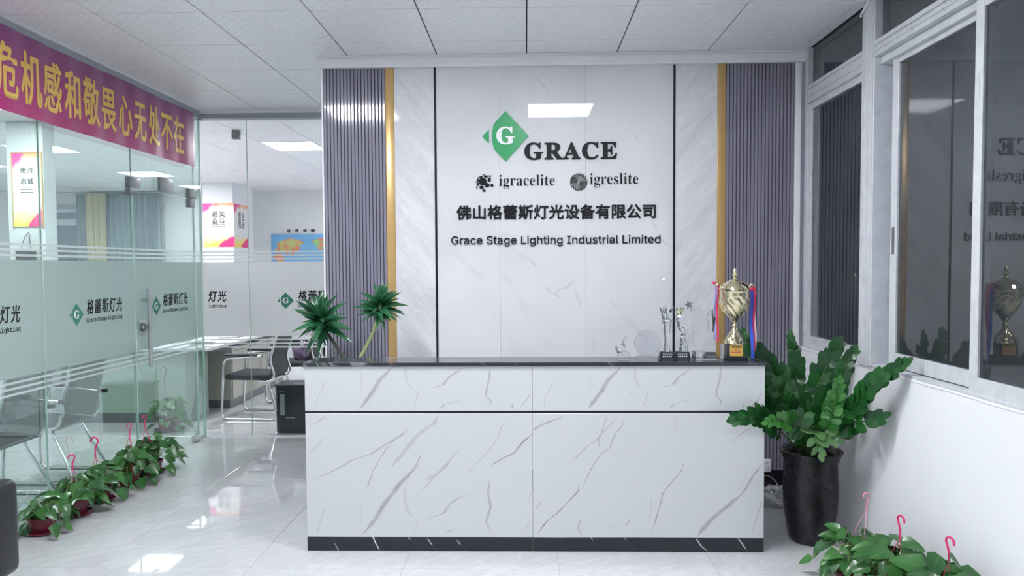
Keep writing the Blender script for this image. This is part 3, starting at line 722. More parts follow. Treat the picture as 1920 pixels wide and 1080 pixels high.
# ------------------------------------------------------------------ reception counter
CF = 3.955; CXL, CXR, CXM = -1.205, 1.272, .030
ct = empty('reception_counter', (.03, CF, 0), 0, 'long white marbled reception counter with black top edge and black base', 'counter'); O = tuple(ct.location)
K = 2.454
def vp(lst, off):
    out = []
    for pts, w, st, rg in lst:
        out.append(([tuple(hit(off+x/K, 640+y/K, 1, CF)[i] for i in (0, 2)) for x, y in pts], w/K*CF/F, st, rg))
    return out
LL = [([(525, 378), (470, 435), (400, 475), (330, 520), (250, 545), (180, 585), (100, 622), (42, 660)], 6, .75, 0), ([(520, 395), (450, 440), (400, 500), (365, 555), (340, 600), (320, 660), (300, 710)], 5, .7, 0),
      ([(645, 335), (625, 375), (580, 405), (540, 440), (500, 490), (455, 545), (425, 580)], 26, .32, 1), ([(570, 505), (540, 570), (500, 620), (455, 672)], 7, .6, 0),
      ([(560, 560), (470, 650), (440, 690), (390, 755), (350, 820), (320, 860), (285, 895)], 26, .62, 1), ([(755, 480), (700, 540), (660, 590), (620, 630), (570, 680), (540, 710)], 7, .5, 0),
      ([(690, 560), (640, 605), (590, 640)], 22, .3, 1), ([(975, 338), (930, 400), (915, 450), (870, 510), (820, 560), (770, 610), (755, 635)], 4, .6, 0),
      ([(1075, 425), (1030, 465), (990, 515), (935, 540), (880, 575)], 9, .85, 1), ([(880, 630), (870, 700), (885, 760), (862, 830), (885, 880)], 16, .5, 1),
      ([(780, 700), (720, 730), (690, 755), (670, 790), (600, 815), (548, 822)], 9, .5, 1), ([(550, 820), (540, 860), (525, 890)], 5, .45, 0), ([(130, 750), (105, 810), (90, 860), (85, 893)], 4, .55, 0),
      ([(290, 730), (288, 780), (292, 845)], 4, .4, 0), ([(490, 660), (488, 730), (505, 790), (545, 820)], 16, .25, 1), ([(180, 436), (110, 450), (75, 490), (45, 520)], 4, .4, 0), ([(120, 345), (90, 370), (42, 388)], 7, .45, 1),
      ([(860, 858), (720, 864), (660, 884)], 4, .4, 0), ([(1075, 825), (1055, 850), (1030, 885)], 4, .45, 0), ([(1070, 690), (1055, 740)], 5, .3, 1)]
RR = [([(150, 343), (80, 368), (20, 392), (-2, 412)], 12, .5, 1), ([(425, 335), (410, 385), (375, 430), (350, 490), (310, 520), (270, 580), (240, 640), (225, 690)], 7, .65, 0),
      ([(395, 340), (330, 410), (290, 455), (240, 490), (190, 540), (135, 572)], 6, .6, 0), ([(340, 340), (320, 400), (300, 455), (308, 512)], 12, .35, 1),
      ([(205, 655), (210, 685), (165, 735), (110, 790), (60, 830), (15, 892)], 9, .8, 1), ([(660, 340), (650, 412)], 4, .35, 0), ([(695, 550), (680, 600), (630, 655), (595, 700), (585, 750), (560, 830), (540, 892)], 8, .65, 1),
      ([(1058, 558), (1010, 620), (970, 690), (930, 730), (885, 768)], 12, .6, 1), ([(960, 700), (880, 770), (835, 805), (800, 840), (755, 897)], 26, .62, 1), ([(1050, 705), (1045, 760), (1020, 830), (1005, 893)], 5, .5, 0),
      ([(445, 812), (430, 845), (350, 856), (260, 864)], 4, .45, 0), ([(220, 815), (205, 860), (225, 893)], 16, .4, 1), ([(1058, 392), (990, 402), (940, 440), (905, 472)], 4, .5, 0), ([(40, 735), (10, 775)], 9, .5, 1),
      ([(635, 712), (650, 770), (668, 812)], 3, .3, 0), ([(540, 720), (545, 780), (530, 832)], 5, .3, 1)]
UU = [([(435, 115), (400, 150), (370, 180), (350, 220), (320, 260), (300, 290), (278, 315)], 24, .62, 1), ([(125, 172), (105, 225), (85, 265), (80, 312)], 4, .55, 0), ([(290, 130), (288, 180), (292, 250)], 4, .4, 0),
      ([(880, 115), (878, 170), (865, 220), (860, 250), (885, 275), (875, 305)], 14, .5, 1), ([(758, 122), (690, 165), (665, 200), (610, 215), (548, 226)], 8, .5, 1), ([(490, 116), (495, 180), (515, 210), (548, 226)], 12, .28, 1),
      ([(550, 224), (545, 260), (530, 305)], 5, .5, 0), ([(1072, 236), (1045, 275), (1015, 308)], 5, .6, 0), ([(850, 262), (740, 271), (670, 290), (650, 312)], 4, .4, 0), ([(430, 232), (470, 238), (500, 250)], 4, .3, 0), ([(985, 290), (983, 308)], 12, .5, 1)]
KB = [([(340, 895), (355, 930), (373, 962)], 7, 1, 1), ([(165, 928), (185, 964)], 5, .6, 1), ([(495, 896), (517, 914)], 5, .5, 1), ([(590, 906), (616, 940)], 6, .7, 1), ([(728, 915), (746, 937)], 6, .6, 1)]
KB2 = [([(262, 898), (273, 916)], 5, .6, 1), ([(415, 900), (429, 917)], 4, .5, 1), ([(745, 903), (775, 945), (804, 968)], 5, .9, 1), ([(938, 902), (960, 930), (979, 958)], 5, 1, 1)]
CW, VC = (.58, .60, .62, 1), (.21, .205, .22, 1)
ZK, ZG0, ZG1, ZS0, ZS1 = .078, .757, .770, 1.014, 1.034
def vm(name, x0, x1, z0, z1, lst, base=CW, vc=VC, rough=.25):
    t = NT(name); t.set(Base_Color=veins(t, O, x0, x1, z0, z1, lst, base, vc), Roughness=rough); return t.m
PU = CXM-CXL
uL = vp(UU, 560); uR = [([(x+PU, z) for x, z in p], w, s, r) for p, w, s, r in uL]
def panel(name, x0, x1, z0, z1, mat, label=None, y0=CF, y1=CF+.02): G(O).box(x0, x1, y0, y1, z0, z1, .0012, 1).link(name, mat, ct, label)
panel('lower_panel', CXL, CXM-.0008, ZK, ZG0, vm('marble_lower_left', CXL, CXM, ZK, ZG0, vp(LL, 560)))
panel('lower_panel', CXM+.0008, CXR, ZK, ZG0, vm('marble_lower_right', CXM, CXR, ZK, ZG0, vp(RR, 1000)))
panel('upper_panel', CXL, CXM-.0008, ZG1, ZS0-.001, vm('marble_upper_left', CXL, CXM, ZG1, ZS0, uL))
panel('upper_panel', CXM+.0008, CXR, ZG1, ZS0-.001, vm('marble_upper_right', CXM, CXR, ZG1, ZS0, uR))
G(O).box(CXL+.001, CXR-.001, CF+.004, CF+.018, ZG0, ZG1).link('groove_strip', BLKSTRIP, ct)
panel('kickboard', CXL, CXM-.0008, 0.001, ZK-.001, vm('black_marble_left', CXL, CXM, 0, ZK, vp(KB, 560), (.014, .016, .024, 1), (.75, .76, .78, 1)), 'black marbled base board')
panel('kickboard', CXM+.0008, CXR, 0.001, ZK-.001, vm('black_marble_right', CXM, CXR, 0, ZK, vp(KB2, 1000), (.014, .016, .024, 1), (.75, .76, .78, 1)), 'black marbled base board')
G(O).box(CXL, CXL+.02, CF+.02, CF+.62, .001, .74).box(CXL, CXL+.02, CF+.02, CF+.21, .74, ZS0-.001).link('side_panel', WHITE, ct)
G(O).box(CXR-.02, CXR, CF+.02, CF+.62, .001, .74).box(CXR-.02, CXR, CF+.02, CF+.21, .74, ZS0-.001).link('side_panel', WHITE, ct)
G(O).box(CXL+.02, CXR-.02, CF+.19, CF+.205, .76, ZS0-.001).link('ledge_back', WHITE, ct)
G(O).box(CXL+.02, CXR-.02, CF+.02, CF+.62, .72, .745).link('inner_desk', WHITE, ct)
G(O).box(CXL-.006, CXM-.0008, CF-.008, CF+.235, ZS0, ZS1, .0015, 1).link('top_slab', BLKMARB, ct, 'black marbled top slab')
G(O).box(CXM+.0008, CXR+.006, CF-.008, CF+.235, ZS0, ZS1, .0015, 1).link('top_slab', BLKMARB, ct, 'black marbled top slab')

# ------------------------------------------------------------------ leaves
def leaf_shape(name, mat, outline, fold=.15, droop=.15, n=6, cup=0):
    """leaf along +y from the origin, length 1; outline(t) = half width; folded along its midrib and drooping"""
    vs = []; fs = []
    for i in range(n+1):
        t = i/n; w = outline(t); z = -droop*t*t
        for sx in (-1, -.5, 0, .5, 1):
            vs.append((sx*w, t, z+abs(sx)*w*fold*2-(sx*sx)*w*cup))
    for i in range(n):
        for k in range(4): fs.append((i*5+k, i*5+k+1, (i+1)*5+k+1, (i+1)*5+k))
    me = bpy.data.meshes.new(name); me.from_pydata(vs, [], fs); me.polygons.foreach_set('use_smooth', [True]*len(fs)); me.materials.append(mat)
    return me
oval = lambda w: (lambda t: w*(math.sin(math.pi*min(1, max(0, t))**.85)**.58)+.004)
heart = lambda w: (lambda t: w*(1.0*min(1, (t/.16+.25))**.6*(1-t)**.62*(1.25 if t < .5 else 1.25))+.003)
lance = lambda w: (lambda t: w*(math.sin(math.pi*t**.62)**.9)*(.9)+.004)
def leaf(me, parent, p, d, up, ln, wd=1.0, name='leaf', par_loc=Vector((0, 0, 0))):
    d = Vector(d).normalized(); up = Vector(up); x = d.cross(up)
    if x.length < 1e-3: x = Vector((1, 0, 0)).cross(d)
    x.normalize(); z = x.cross(d)
    o = bpy.data.objects.new(name, me); COL.objects.link(o); o.parent = parent
    p = Vector(p)-par_loc
    M = Matrix(((x.x*ln*wd, d.x*ln, z.x*ln, p.x), (x.y*ln*wd, d.y*ln, z.y*ln, p.y), (x.z*ln*wd, d.z*ln, z.z*ln, p.z), (0, 0, 0, 1)))
    o.matrix_local = M; return o
# ------------------------------------------------------------------ tall black vase with the glossy feather-leaved plant
VX, VY = 1.592, 4.145
vz = empty('potted_plant', (VX, VY, 0), 0, 'big glossy green plant with feathered fronds in the tall black ceramic vase', 'plant'); O = tuple(vz.location)
prof = [(.0, .004), (.10, .002), (.112, .008), (.118, .03), (.130, .10), (.142, .18), (.1475, .25), (.1465, .32), (.1425, .38), (.141, .42), (.145, .455), (.156, .485), (.166, .503), (.169, .512), (.164, .516),
        (.150, .506), (.136, .47), (.132, .44), (0, .44)]
G().lathe(prof, (0, 0, 0), 48).link('vase', VASE, vz, 'tall black glazed ceramic vase')
G().lathe([(.136, .46), (.10, .475), (.05, .482), (0, .484)], (0, 0, 0), 24, cap=False).link('soil', SOIL, vz)
zm = {k: [leaf_shape('leaflet', m_, oval(.30), .07, .10, 6, .1), leaf_shape('leaflet', m_, oval(.33), .04, .18, 6, .05)] for k, m_ in (('d', ZZ), ('b', ZZB), ('p', ZZP))}
def frond(pxs, ys, kind, ln, seed, first=.22, step=.030, spread=58, facing=None, base=None):
    """rachis through photo sight lines at given depths, leaflets in pairs"""
    rnd = random.Random(seed)
    P = [Vector((VX+rnd.uniform(-.05, .05), VY+rnd.uniform(-.05, .05), .47)) if base is None else Vector(base)]+[hit(u, v, 1, y) for (u, v), y in zip(pxs, ys)]
    C = bez(P, 10); L = [0]
    for i in range(1, len(C)): L.append(L[-1]+(C[i]-C[i-1]).length)
    tot = L[-1]
    fr = G(O).tube(C, [.0075-.0050*l/tot for l in L], 7).link('frond', ZSTEM, vz)
    def at(s):
        for i in range(1, len(L)):
            if L[i] >= s: break
        t = (s-L[i-1])/max(1e-6, L[i]-L[i-1]); return C[i-1].lerp(C[i], t), (C[i]-C[i-1]).normalized()
    s = tot*first; k = 0
    fc = Vector(facing) if facing else Vector((-.25, -1, .35))
    while s < tot:
        p, d = at(s); side = d.cross(fc).normalized(); nrm = side.cross(d).normalized()
        f = (s/tot-first)/(1-first); l = ln*1.22*(.72+.55*math.sin(math.pi*min(1, f*.85+.12)))*(1-.25*f)
        for sg_ in (-1, 1):
            a = math.radians(spread*.80*(1-.45*f)+rnd.uniform(-12, 12)); dd = d*math.cos(a)+side*sg_*math.sin(a)+nrm*rnd.uniform(.05, .35)
            up = nrm*1.0-side*sg_*rnd.uniform(-.1, .6)+d*rnd.uniform(-.5, .1)
            dd = dd.normalized()
            if (p+dd*l*1.15).x > XR-.03: dd.x = min(dd.x, (XR-.03-p.x)/(l*1.15))
            leaf(rnd.choice(zm[kind]), fr, p+side*sg_*.003, dd, up, l*rnd.uniform(.9, 1.12), rnd.uniform(.9, 1.15), par_loc=Vector(O), name='leaf')
        s += step*1.42*(1.0-.25*f); k += 1
    p, d = at(tot); leaf(zm[kind][0], fr, p, d+Vector((0, 0, .1)), fc, ln*.8, par_loc=Vector(O))
z = lambda x, y: (1350+x/3.857, 600+y/3.857)
frond([z(560, 720), z(450, 520), z(360, 330), z(245, 190)], [4.15, 4.2, 4.22, 4.24], 'd', .078, 1, .30, .034)
frond([z(540, 700), z(380, 480), z(230, 250), z(165, 110)], [4.3, 4.4, 4.46, 4.5], 'd', .07, 2, .34, .038)
frond([z(600, 700), z(560, 500), z(545, 330), z(515, 130)], [4.2, 4.26, 4.28, 4.3], 'd', .062, 3, .45, .034, 34)
frond([z(560, 760), z(500, 640), z(430, 520), z(350, 430)], [4.1, 4.08, 4.06, 4.04], 'd', .07, 4, .3, .032)
frond([z(660, 700), z(690, 520), z(760, 360), z(850, 180)], [4.15, 4.18, 4.18, 4.16], 'd', .075, 5, .3, .036)
frond([z(740, 720), z(810, 560), z(880, 380), z(960, 240)], [4.05, 4.0, 3.97, 3.95], 'd', .066, 7, .26, .027, 48)
frond([z(800, 760), z(960, 620), z(1130, 450), z(1330, 320)], [4.0, 3.85, 3.7, 3.58], 'd', .070, 8, .26, .029, 50, (-.5, -1, .8))
frond([z(780, 760), z(810, 680), z(830, 590), z(860, 460)], [3.97, 3.93, 3.9, 3.88], 'b', .056, 10, .32, .026, 62)
frond([z(760, 800), z(800, 720), z(820, 640), z(800, 560)], [3.95, 3.9, 3.87, 3.85], 'b', .052, 11, .35, .024, 66)
frond([z(880, 790), z(960, 745), z(1060, 730), z(1165, 700)], [3.98, 3.86, 3.78, 3.72], 'd', .072, 12, .42, .048, 58)
frond([z(420, 790), z(330, 730), z(230, 700), z(110, 725)], [4.0, 3.90, 3.84, 3.80], 'd', .068, 13, .42, .027, 60, (0, -1, .5))
frond([z(560, 790), z(480, 740), z(420, 720), z(350, 740)], [3.98, 3.90, 3.86, 3.84], 'b', .054, 14, .36, .026, 66)
frond([z(560, 700), z(450, 640), z(380, 610), z(340, 600)], [4.15, 4.15, 4.12, 4.1], 'd', .07, 15, .4, .034)
frond([z(700, 800), z(690, 830), z(700, 900), z(720, 960)], [3.98, 3.93, 3.91, 3.90], 'p', .066, 16, .30, .040, 72)
frond([z(720, 830), z(790, 845), z(840, 870)], [3.96, 3.93, 3.92], 'p', .058, 17, .4, .04, 60)
frond([z(620, 820), z(560, 780), z(600, 700), z(560, 690)], [3.98, 3.94, 3.93, 3.93], 'd', .07, 18, .3, .034)
frond([z(700, 760), z(790, 700), z(940, 620), z(990, 600)], [4.1, 4.12, 4.12, 4.1], 'd', .066, 19, .3, .034)
frond([z(760, 800), z(830, 800), z(920, 790), z(930, 770)], [4.02, 3.96, 3.93, 3.92], 'd', .07, 22, .3, .034)

# ------------------------------------------------------------------ dracaena behind the counter
dv = empty('potted_plant', (-1.02, 4.72, 0), 0, 'two slanting canes topped with tufts of long leaves behind the counter', 'plant'); O = tuple(dv.location)
G().lathe([(0, .002), (.11, .002), (.14, .30), (.15, .33), (.135, .33), (.13, .30), (0, .30)], (0, 0, 0), 28).link('pot', VASE, dv)
G().lathe([(.132, .31), (0, .315)], (0, 0, 0), 16, cap=False).link('soil', SOIL, dv)
dm = [leaf_shape('blade', DRAC, lance(.125), .10, .22, 8), leaf_shape('blade', DRAC, lance(.14), .08, .5, 8)]
def tuft(pxs, Y, mat, seed, n, ln, low):
    rnd = random.Random(seed)
    P = [Vector((-1.02+(-.03 if seed == 2 else .03), 4.72, .30)), Vector((low, 4.66, .62))]+[hit(u, v, 1, Y) for u, v in pxs]
    C = bez(P, 8); N = len(C)
    ca = G(O).tube(C, [(.0125 if i % 2 else .0135)*(1-.25*i/N) for i in range(N)], 10).link('cane', mat, dv)
    top = C[-1]; ax = (C[-1]-C[-6]).normalized()
    for k in range(n):
        a = k*2.39996; f = k/n; h = f**.8
        p = top-ax*(.085*(1-h)); el = math.radians(-22+98*h+rnd.uniform(-18, 18)); a += rnd.uniform(-.4, .4)
        s = Vector((1, 0, 0)); s = (s-ax*s.dot(ax)).normalized(); t = ax.cross(s)
        d = (s*math.cos(a)+t*math.sin(a))*math.cos(el)+ax*math.sin(el)*.9
        leaf(dm[0] if h > .6 else dm[1], ca, p, d, Vector((0, -.75, .8)) if h < .85 else Vector((0, -1, .4)), ln*rnd.uniform(.65, 1.2)*(1-.3*max(0, h-.7)), rnd.uniform(.9, 1.2), par_loc=Vector(O))
tuft([(658, 692), (632, 652), (612, 622), (600, 592)], 4.62, DSTEM, 1, 70, .165, -1.02)
tuft([(664, 694), (680, 662), (702, 616), (714, 566)], 4.60, DSTEMG, 2, 74, .135, -1.08)

# ------------------------------------------------------------------ pothos pots
pm = [leaf_shape('leaf_blade', POTH, heart(.36), .10, .10, 6), leaf_shape('leaf_blade', POTH, heart(.40), .06, .35, 6), leaf_shape('leaf_blade', POTH, heart(.33), .16, .22, 6)]
def pothos(x, y, label, seed, n, rad, hgt, lsz, group, lean=(0, 0), pr_=.075, ph=.085, hook=None, xlim=None, grass=False):
    rnd = random.Random(seed)
    t = empty('pothos_pot', (x, y, 0), 0, label, 'plant', group)
    G().lathe([(0, .003), (pr_*1.12, .003), (pr_*1.28, .016), (pr_*1.24, .019), (pr_*1.05, .010), (pr_*.78, .009)], (0, 0, 0), 28, cap=False).link('saucer', MAROON, t)
    G().lathe([(0, .006), (pr_*.80, .006), (pr_*1.0, ph), (pr_*1.08, ph), (pr_*1.08, ph+.012), (pr_*.97, ph+.012), (pr_*.94, ph-.01), (0, ph-.01)], (0, 0, 0), 28).link('pot', MAROON, t)
    G().lathe([(pr_*.95, ph-.006), (0, ph-.002)], (0, 0, 0), 14, cap=False).link('soil', SOIL, t)
    n = int(n*1.35); lsz *= 1.06
    for k in range(n):
        a = k*2.39996+rnd.uniform(-.4, .4); f = (k+.5)/n; r = rad*math.sqrt(f)*rnd.uniform(.8, 1.1); zz = ph+hgt*(1-.85*f**1.3)*rnd.uniform(.75, 1.1)
        if f > .75: zz = rnd.uniform(.06, ph+.06)
        e = Vector((r*math.cos(a)+lean[0]*f, r*math.sin(a)+lean[1]*f, max(.045, zz)))
        if xlim:
            e.x = min(max(e.x, xlim[0]-x), xlim[1]-x)
        b = Vector((math.cos(a)*pr_*.5*rnd.random(), math.sin(a)*pr_*.5*rnd.random(), ph))
        m_ = b.lerp(e, .5)+Vector((0, 0, .035+.25*r))
        st = G().tube(bez([b, m_, e], 5), .0016, 5, False).link('stem', STEMG, t)
        out = Vector((math.cos(a), math.sin(a), 0)); ls = lsz*rnd.uniform(.75, 1.2)
        d = out*rnd.uniform(.5, 1)+Vector((rnd.uniform(-.4, .4), rnd.uniform(-.4, .4), rnd.uniform(-.95, .25)-.3*f))
        if xlim:
            q = x+e.x+d.normalized().x*ls
            if q < xlim[0]: d.x = abs(d.x)*.3
            if q > xlim[1]: d.x = -abs(d.x)*.3
        if e.z+d.normalized().z*ls < .012: d.z = (.014-e.z)/ls*.8; d = Vector((d.x, d.y, d.z))
        leaf(rnd.choice(pm), st, e, d, Vector((-.2, -.5, 1))+out*.4, ls, rnd.uniform(.85, 1.15))
    if grass:
        g = G()
        for k in range(46):
            a = rnd.uniform(0, 6.28); r = rnd.uniform(.02, .10); b = Vector((rnd.uniform(-.04, .04), rnd.uniform(-.04, .04), ph)); e = Vector((math.cos(a)*r, math.sin(a)*r, ph+rnd.uniform(.03, .11)))
            g.tube(bez([b, b.lerp(e, .5)+Vector((0, 0, .03)), e], 3), .0013, 4, False)
        tag(g.link('sprout_tuft', leafg, t), kind='stuff')
    if hook:
        hx, hy, hz, sc_, mt, tw = hook
        hk = Vector((hx-x, hy-y, hz)); g = G()
        for k in range(3):
            a = tw+k*2.094; g.tube([(pr_*1.02*math.cos(a), pr_*1.02*math.sin(a), ph+.006), hk+Vector((0, 0, -.065*sc_))], .0017, 6)
        g.tube([hk+Vector((0, 0, -.068*sc_)), hk+Vector((0, 0, -.03*sc_))], .0045, 8)
        c_, s_ = math.cos(tw*.7), math.sin(tw*.7); q = []
        for k in range(13):
            b = math.radians(-40+k*20); q.append(hk+Vector((c_*(.016*math.cos(b)-.003)*sc_, s_*(.016*math.cos(b)-.003)*sc_, (.016*math.sin(b)+.0)*sc_)))
        q = [hk+Vector((0, 0, -.035*sc_))]+q
        g.tube(bez(q, 2), .0038*sc_, 8)
        g.link('hanger', mt, t, 'plastic hanging hook with three strands')
    return t
leafg = plain('yellow_green_sprout', (.30, .42, .10, 1), .5, var=.3)
GL, GR_ = 'potted pothos along the foot of the left glass', 'potted pothos along the right wall'
def hk(u, v, x, yoff=0): p = hit(u, v, 0, x); return p
XP = -2.855
p = hk(115, 848, XP); pothos(XP, 4.22, 'pothos pot nearest the black armchair in the row along the glass', 11, 26, .13, .13, .075, GL, (.05, -.02), xlim=(XL+.02, 9))
p = hk(116, 850, XP-.02); pothos(XP, 4.53, 'pothos pot with thin yellow-green shoots, second from the black armchair', 12, 34, .16, .15, .080, GL, (.05, -.02), hook=(p.x, 4.55, .36, 1.1, PINK, .9), xlim=(XL+.02, 9), grass=True, pr_=.080, ph=.10)
p = hk(148, 838, XP); pothos(XP, 4.80, 'pothos pot with the big open pink hook, in the middle of the row', 13, 34, .15, .17, .080, GL, (.04, 0), hook=(XP-.02, 4.80, .405, 1.5, PINK, .0), xlim=(XL+.02, 9))
pothos(XP, 5.17, 'pothos pot with a thin dark pink hook, fourth along the glass', 14, 36, .16, .18, .085, GL, (.04, 0), hook=(XP, 5.19, .42, 1.0, PINK, 1.3), xlim=(XL+.02, 9))
pothos(XP+.01, 5.47, 'pothos pot at the glass door, farthest of the row', 15, 40, .18, .20, .085, GL, (.05, 0), hook=(XP-.02, 5.44, .43, 1.0, PINK, 1.5), xlim=(XL+.02, 9))
def hz(u, v, y): return hit(u, v, 1, y)
p = hz(1625, 930, 3.66); pothos(1.62, 3.62, 'pothos pot by the black vase, farthest of the right-hand row', 21, 36, .16, .16, .085, GR_, (-.05, 0), hook=(min(p.x, 1.80), 3.66, p.z, 1.0, plain('faded_pink_plastic', (.72, .30, .42, 1), .4), .4), xlim=(1.2, XR-.02))
p = hz(1684, 972, 3.36); pothos(1.66, 3.33, 'pothos pot with the pink hook against the white wall, middle of the right-hand row', 22, 36, .15, .21, .09, GR_, (-.03, 0), hook=(min(p.x, 1.78), 3.34, p.z, 1.25, PINK, 2.6), xlim=(1.2, XR-.02), grass=True)
p = hz(1780, 1016, 3.0); pothos(1.68, 2.96, 'pothos pot cut by the bottom edge, rightmost with the nearest pink hook', 23, 40, .17, .27, .10, GR_, (0, 0), hook=(min(p.x, 1.80), 3.0, p.z, 1.25, PINK, 2.6), xlim=(1.2, XR-.02))
dk = pothos(-3.42, 6.93, 'dark hanging plant pot standing on the floor beyond the glass door', 31, 40, .17, .20, .085, None, (0, -.04), .11, .12, (-3.46, 6.93, .58, 1.8, DSTEEL, .4))

# ------------------------------------------------------------------ trophies on the counter
TZ = ZS1+.0005
def item(name, label, x, y): return empty(name, (x, y, TZ), 0, label, 'trophy', 'awards on the counter ledge')
def px_x(u, y, z_=1.05): return hit(u, 672, 1, y).x
Yt = 4.06
# 1 thumbs up
x = px_x(1169, Yt); t = item('crystal_trophy', 'small crystal thumbs-up hand on a clear base, leftmost award', x, Yt)
G().prism([(-.034, 0), (.034, 0), (.034, .012), (-.034, .012)], -.022, .022).link('foot', CRYST, t)
G().prism([(-.031, .0125), (.031, .0125), (.026, .045), (-.026, .045)], -.019, .019).link('base', CRYST, t)
hb = bmesh.new()
g = G()
g.box(-.028, .018, -.017, .017, .050, .092, .008, 3)
for k in range(4): g.box(-.036, -.006, -.024, -.006, .052+k*.0105, .0615+k*.0105, .004, 3)
g.tube(bez([(.010, 0, .078), (.022, -.002, .094), (.032, -.004, .112), (.040, -.004, .128)], 5), [.012, .012, .011, .010, .010, .009, .009, .009, .009, .008, .008, .008, .008, .007, .006, .004], 10)
hb.free(); o = g.link('hand', CRYST, t); o.rotation_euler = (0, math.radians(-18), 0); o.location = (.012, 0, -.004)
# 2 round plaque
x = px_x(1214, Yt+.03); t = item('crystal_trophy', 'round clear crystal disc plaque on a glass bar', x, Yt+.03)
G().prism([(-.058, 0), (.058, 0), (.058, .018), (-.058, .018)], -.018, .018).link('base', CRYST, t)
g = G(); n = 44; R_ = .073
g.prism([(R_*math.cos(2*math.pi*k/n), .0865+R_*math.sin(2*math.pi*k/n)) for k in range(n)], -.007, .007); g.link('disc', CRYST, t)
# 3 bamboo / flame column with black base
def blackbase(t, w=.0435):
    g = G(); a, b = w, w*.82
    g.add([(-a, -.028, 0), (a, -.028, 0), (a, .028, 0), (-a, .028, 0), (-b, -.022, .044), (b, -.022, .044), (b, .022, .044), (-b, .022, .044)], [(0, 1, 2, 3), (4, 5, 6, 7), (0, 1, 5, 4), (1, 2, 6, 5), (2, 3, 7, 6), (3, 0, 4, 7)])
    o = g.link('base', BLKPL, t, 'black block with white engraved lines')
    g = G()
    for z_, ww, h_ in ((.036, .026, .0022), (.030, .030, .0016), (.006, .028, .0014)): g.box(-ww, ww, -.0275+z_*.136-.0006, -.0275+z_*.136, z_, z_+h_)
    g.link('engraved_line', SILVER, o)
    g = G()
    for k in range(5): g.box(-.026+k*.0105, -.019+k*.0105, -.0258, -.0252, .016, .024)
    g.link('engraved_line', SILVER, o)
x = px_x(1250, Yt-.01); t = item('crystal_trophy', 'crystal trophy shaped as bound stalks opening upward on a black base', x, Yt-.01)
blackbase(t)
g = G(); g.lathe([(.020, .045), (.017, .07), (.012, .10), (.016, .104), (.016, .110), (.013, .114), (.019, .16), (.024, .20), (.028, .204), (.028, .216), (.022, .219), (0, .220)], (0, 0, 0), 10); g.sm = [False]*len(g.sm)
o = g.link('stem', CRYST, t)
for k in range(5):
    a = k*2*math.pi/5+.3; g = G(); c_, s_ = math.cos(a), math.sin(a)
    g.tube([(c_*.016, s_*.012, .218), (c_*.024, s_*.018, .255), (c_*.040, s_*.028, .292)], [.010, .009, .001], 5); g.sm = [False]*len(g.sm); g.link('stalk', CRYST, t)
# 4 hand-like twist
x = px_x(1278.5, Yt-.01); t = item('crystal_trophy', 'twisted faceted crystal trophy with a golden top on a black base', x, Yt-.01)
blackbase(t)
g = G(); N = 12
prof4 = [(.024, .045), (.022, .09), (.015, .13), (.010, .145), (.018, .175), (.025, .21), (.024, .235), (.012, .25), (0, .252)]
vs = []; n = 6
for i, (r, z_) in enumerate(prof4):
    for k in range(n): a = 2*math.pi*k/n+i*.28; vs.append((r*math.cos(a)+(.008 if z_ < .15 else -.014*math.sin((z_-.15)*14)), r*.7*math.sin(a), z_))
fs = [(i*n+k, i*n+(k+1) % n, (i+1)*n+(k+1) % n, (i+1)*n+k) for i in range(len(prof4)-1) for k in range(n)]+[tuple(range(n))]
g.add(vs, fs); g.link('twist', CRYST, t)
g = G()
for k in range(5):
    a = k*1.257; g.tube([(-.012, 0, .250), (-.012+.018*math.cos(a), .012*math.sin(a), .268), (-.012+.020*math.cos(a), .014*math.sin(a), .288)], [.006, .007, .001], 5)
g.link('flame_top', CUPG, t, 'pale gold leaf-like top')
# 5 star pillar
x = px_x(1307, Yt); t = item('crystal_trophy', 'tall slanted clear pillar with a dark star at its top left', x, Yt)
G().lathe([(.030, 0), (.030, .040), (.032, .041), (.032, .047), (0, .047)], (0, 0, 0), 28).link('base', CRYST, t)
G().prism([(-.020, .048), (.024, .048), (.030, .262), (.008, .286), (-.036, .300)], -.009, .009).link('pillar', CRYST, t)
g = G(); P = []
for k in range(10):
    r = .024 if k % 2 == 0 else .010; a = math.pi/2+k*math.pi/5+.3; P.append((-.048+r*math.cos(a), .300+r*math.sin(a)))
g.prism(P, -.012, -.001); g.link('star', DSTEEL, t, 'dark metal star')
# 6 wave pillar on trapezoid
x = px_x(1331, Yt-.01); t = item('crystal_trophy', 'clear crystal trophy with a wavy upper edge, beside the gold cup', x, Yt-.01)
g = G(); g.add([(-.044, -.026, 0), (.044, -.026, 0), (.044, .026, 0), (-.044, .026, 0), (-.026, -.018, .042), (.026, -.018, .042), (.026, .018, .042), (-.026, .018, .042)], [(0, 1, 2, 3), (4, 5, 6, 7), (0, 1, 5, 4), (1, 2, 6, 5), (2, 3, 7, 6), (3, 0, 4, 7)])
g.link('base', CRYST, t)
G().prism([(-.034, .006), (.034, .006), (.026, .026), (-.026, .026)], -.0275, -.026).link('label_plate', DSTEEL, t)
P = [(-.022, .043), (.018, .043), (.022, .20)]+[(.022+.010*math.sin(k*.9), .20+.011*k) for k in range(8)]+[(-.012+.006*math.cos(k), .27-.012*k) for k in range(6)]
G().prism(P, -.008, .008).link('pillar', CRYST, t)
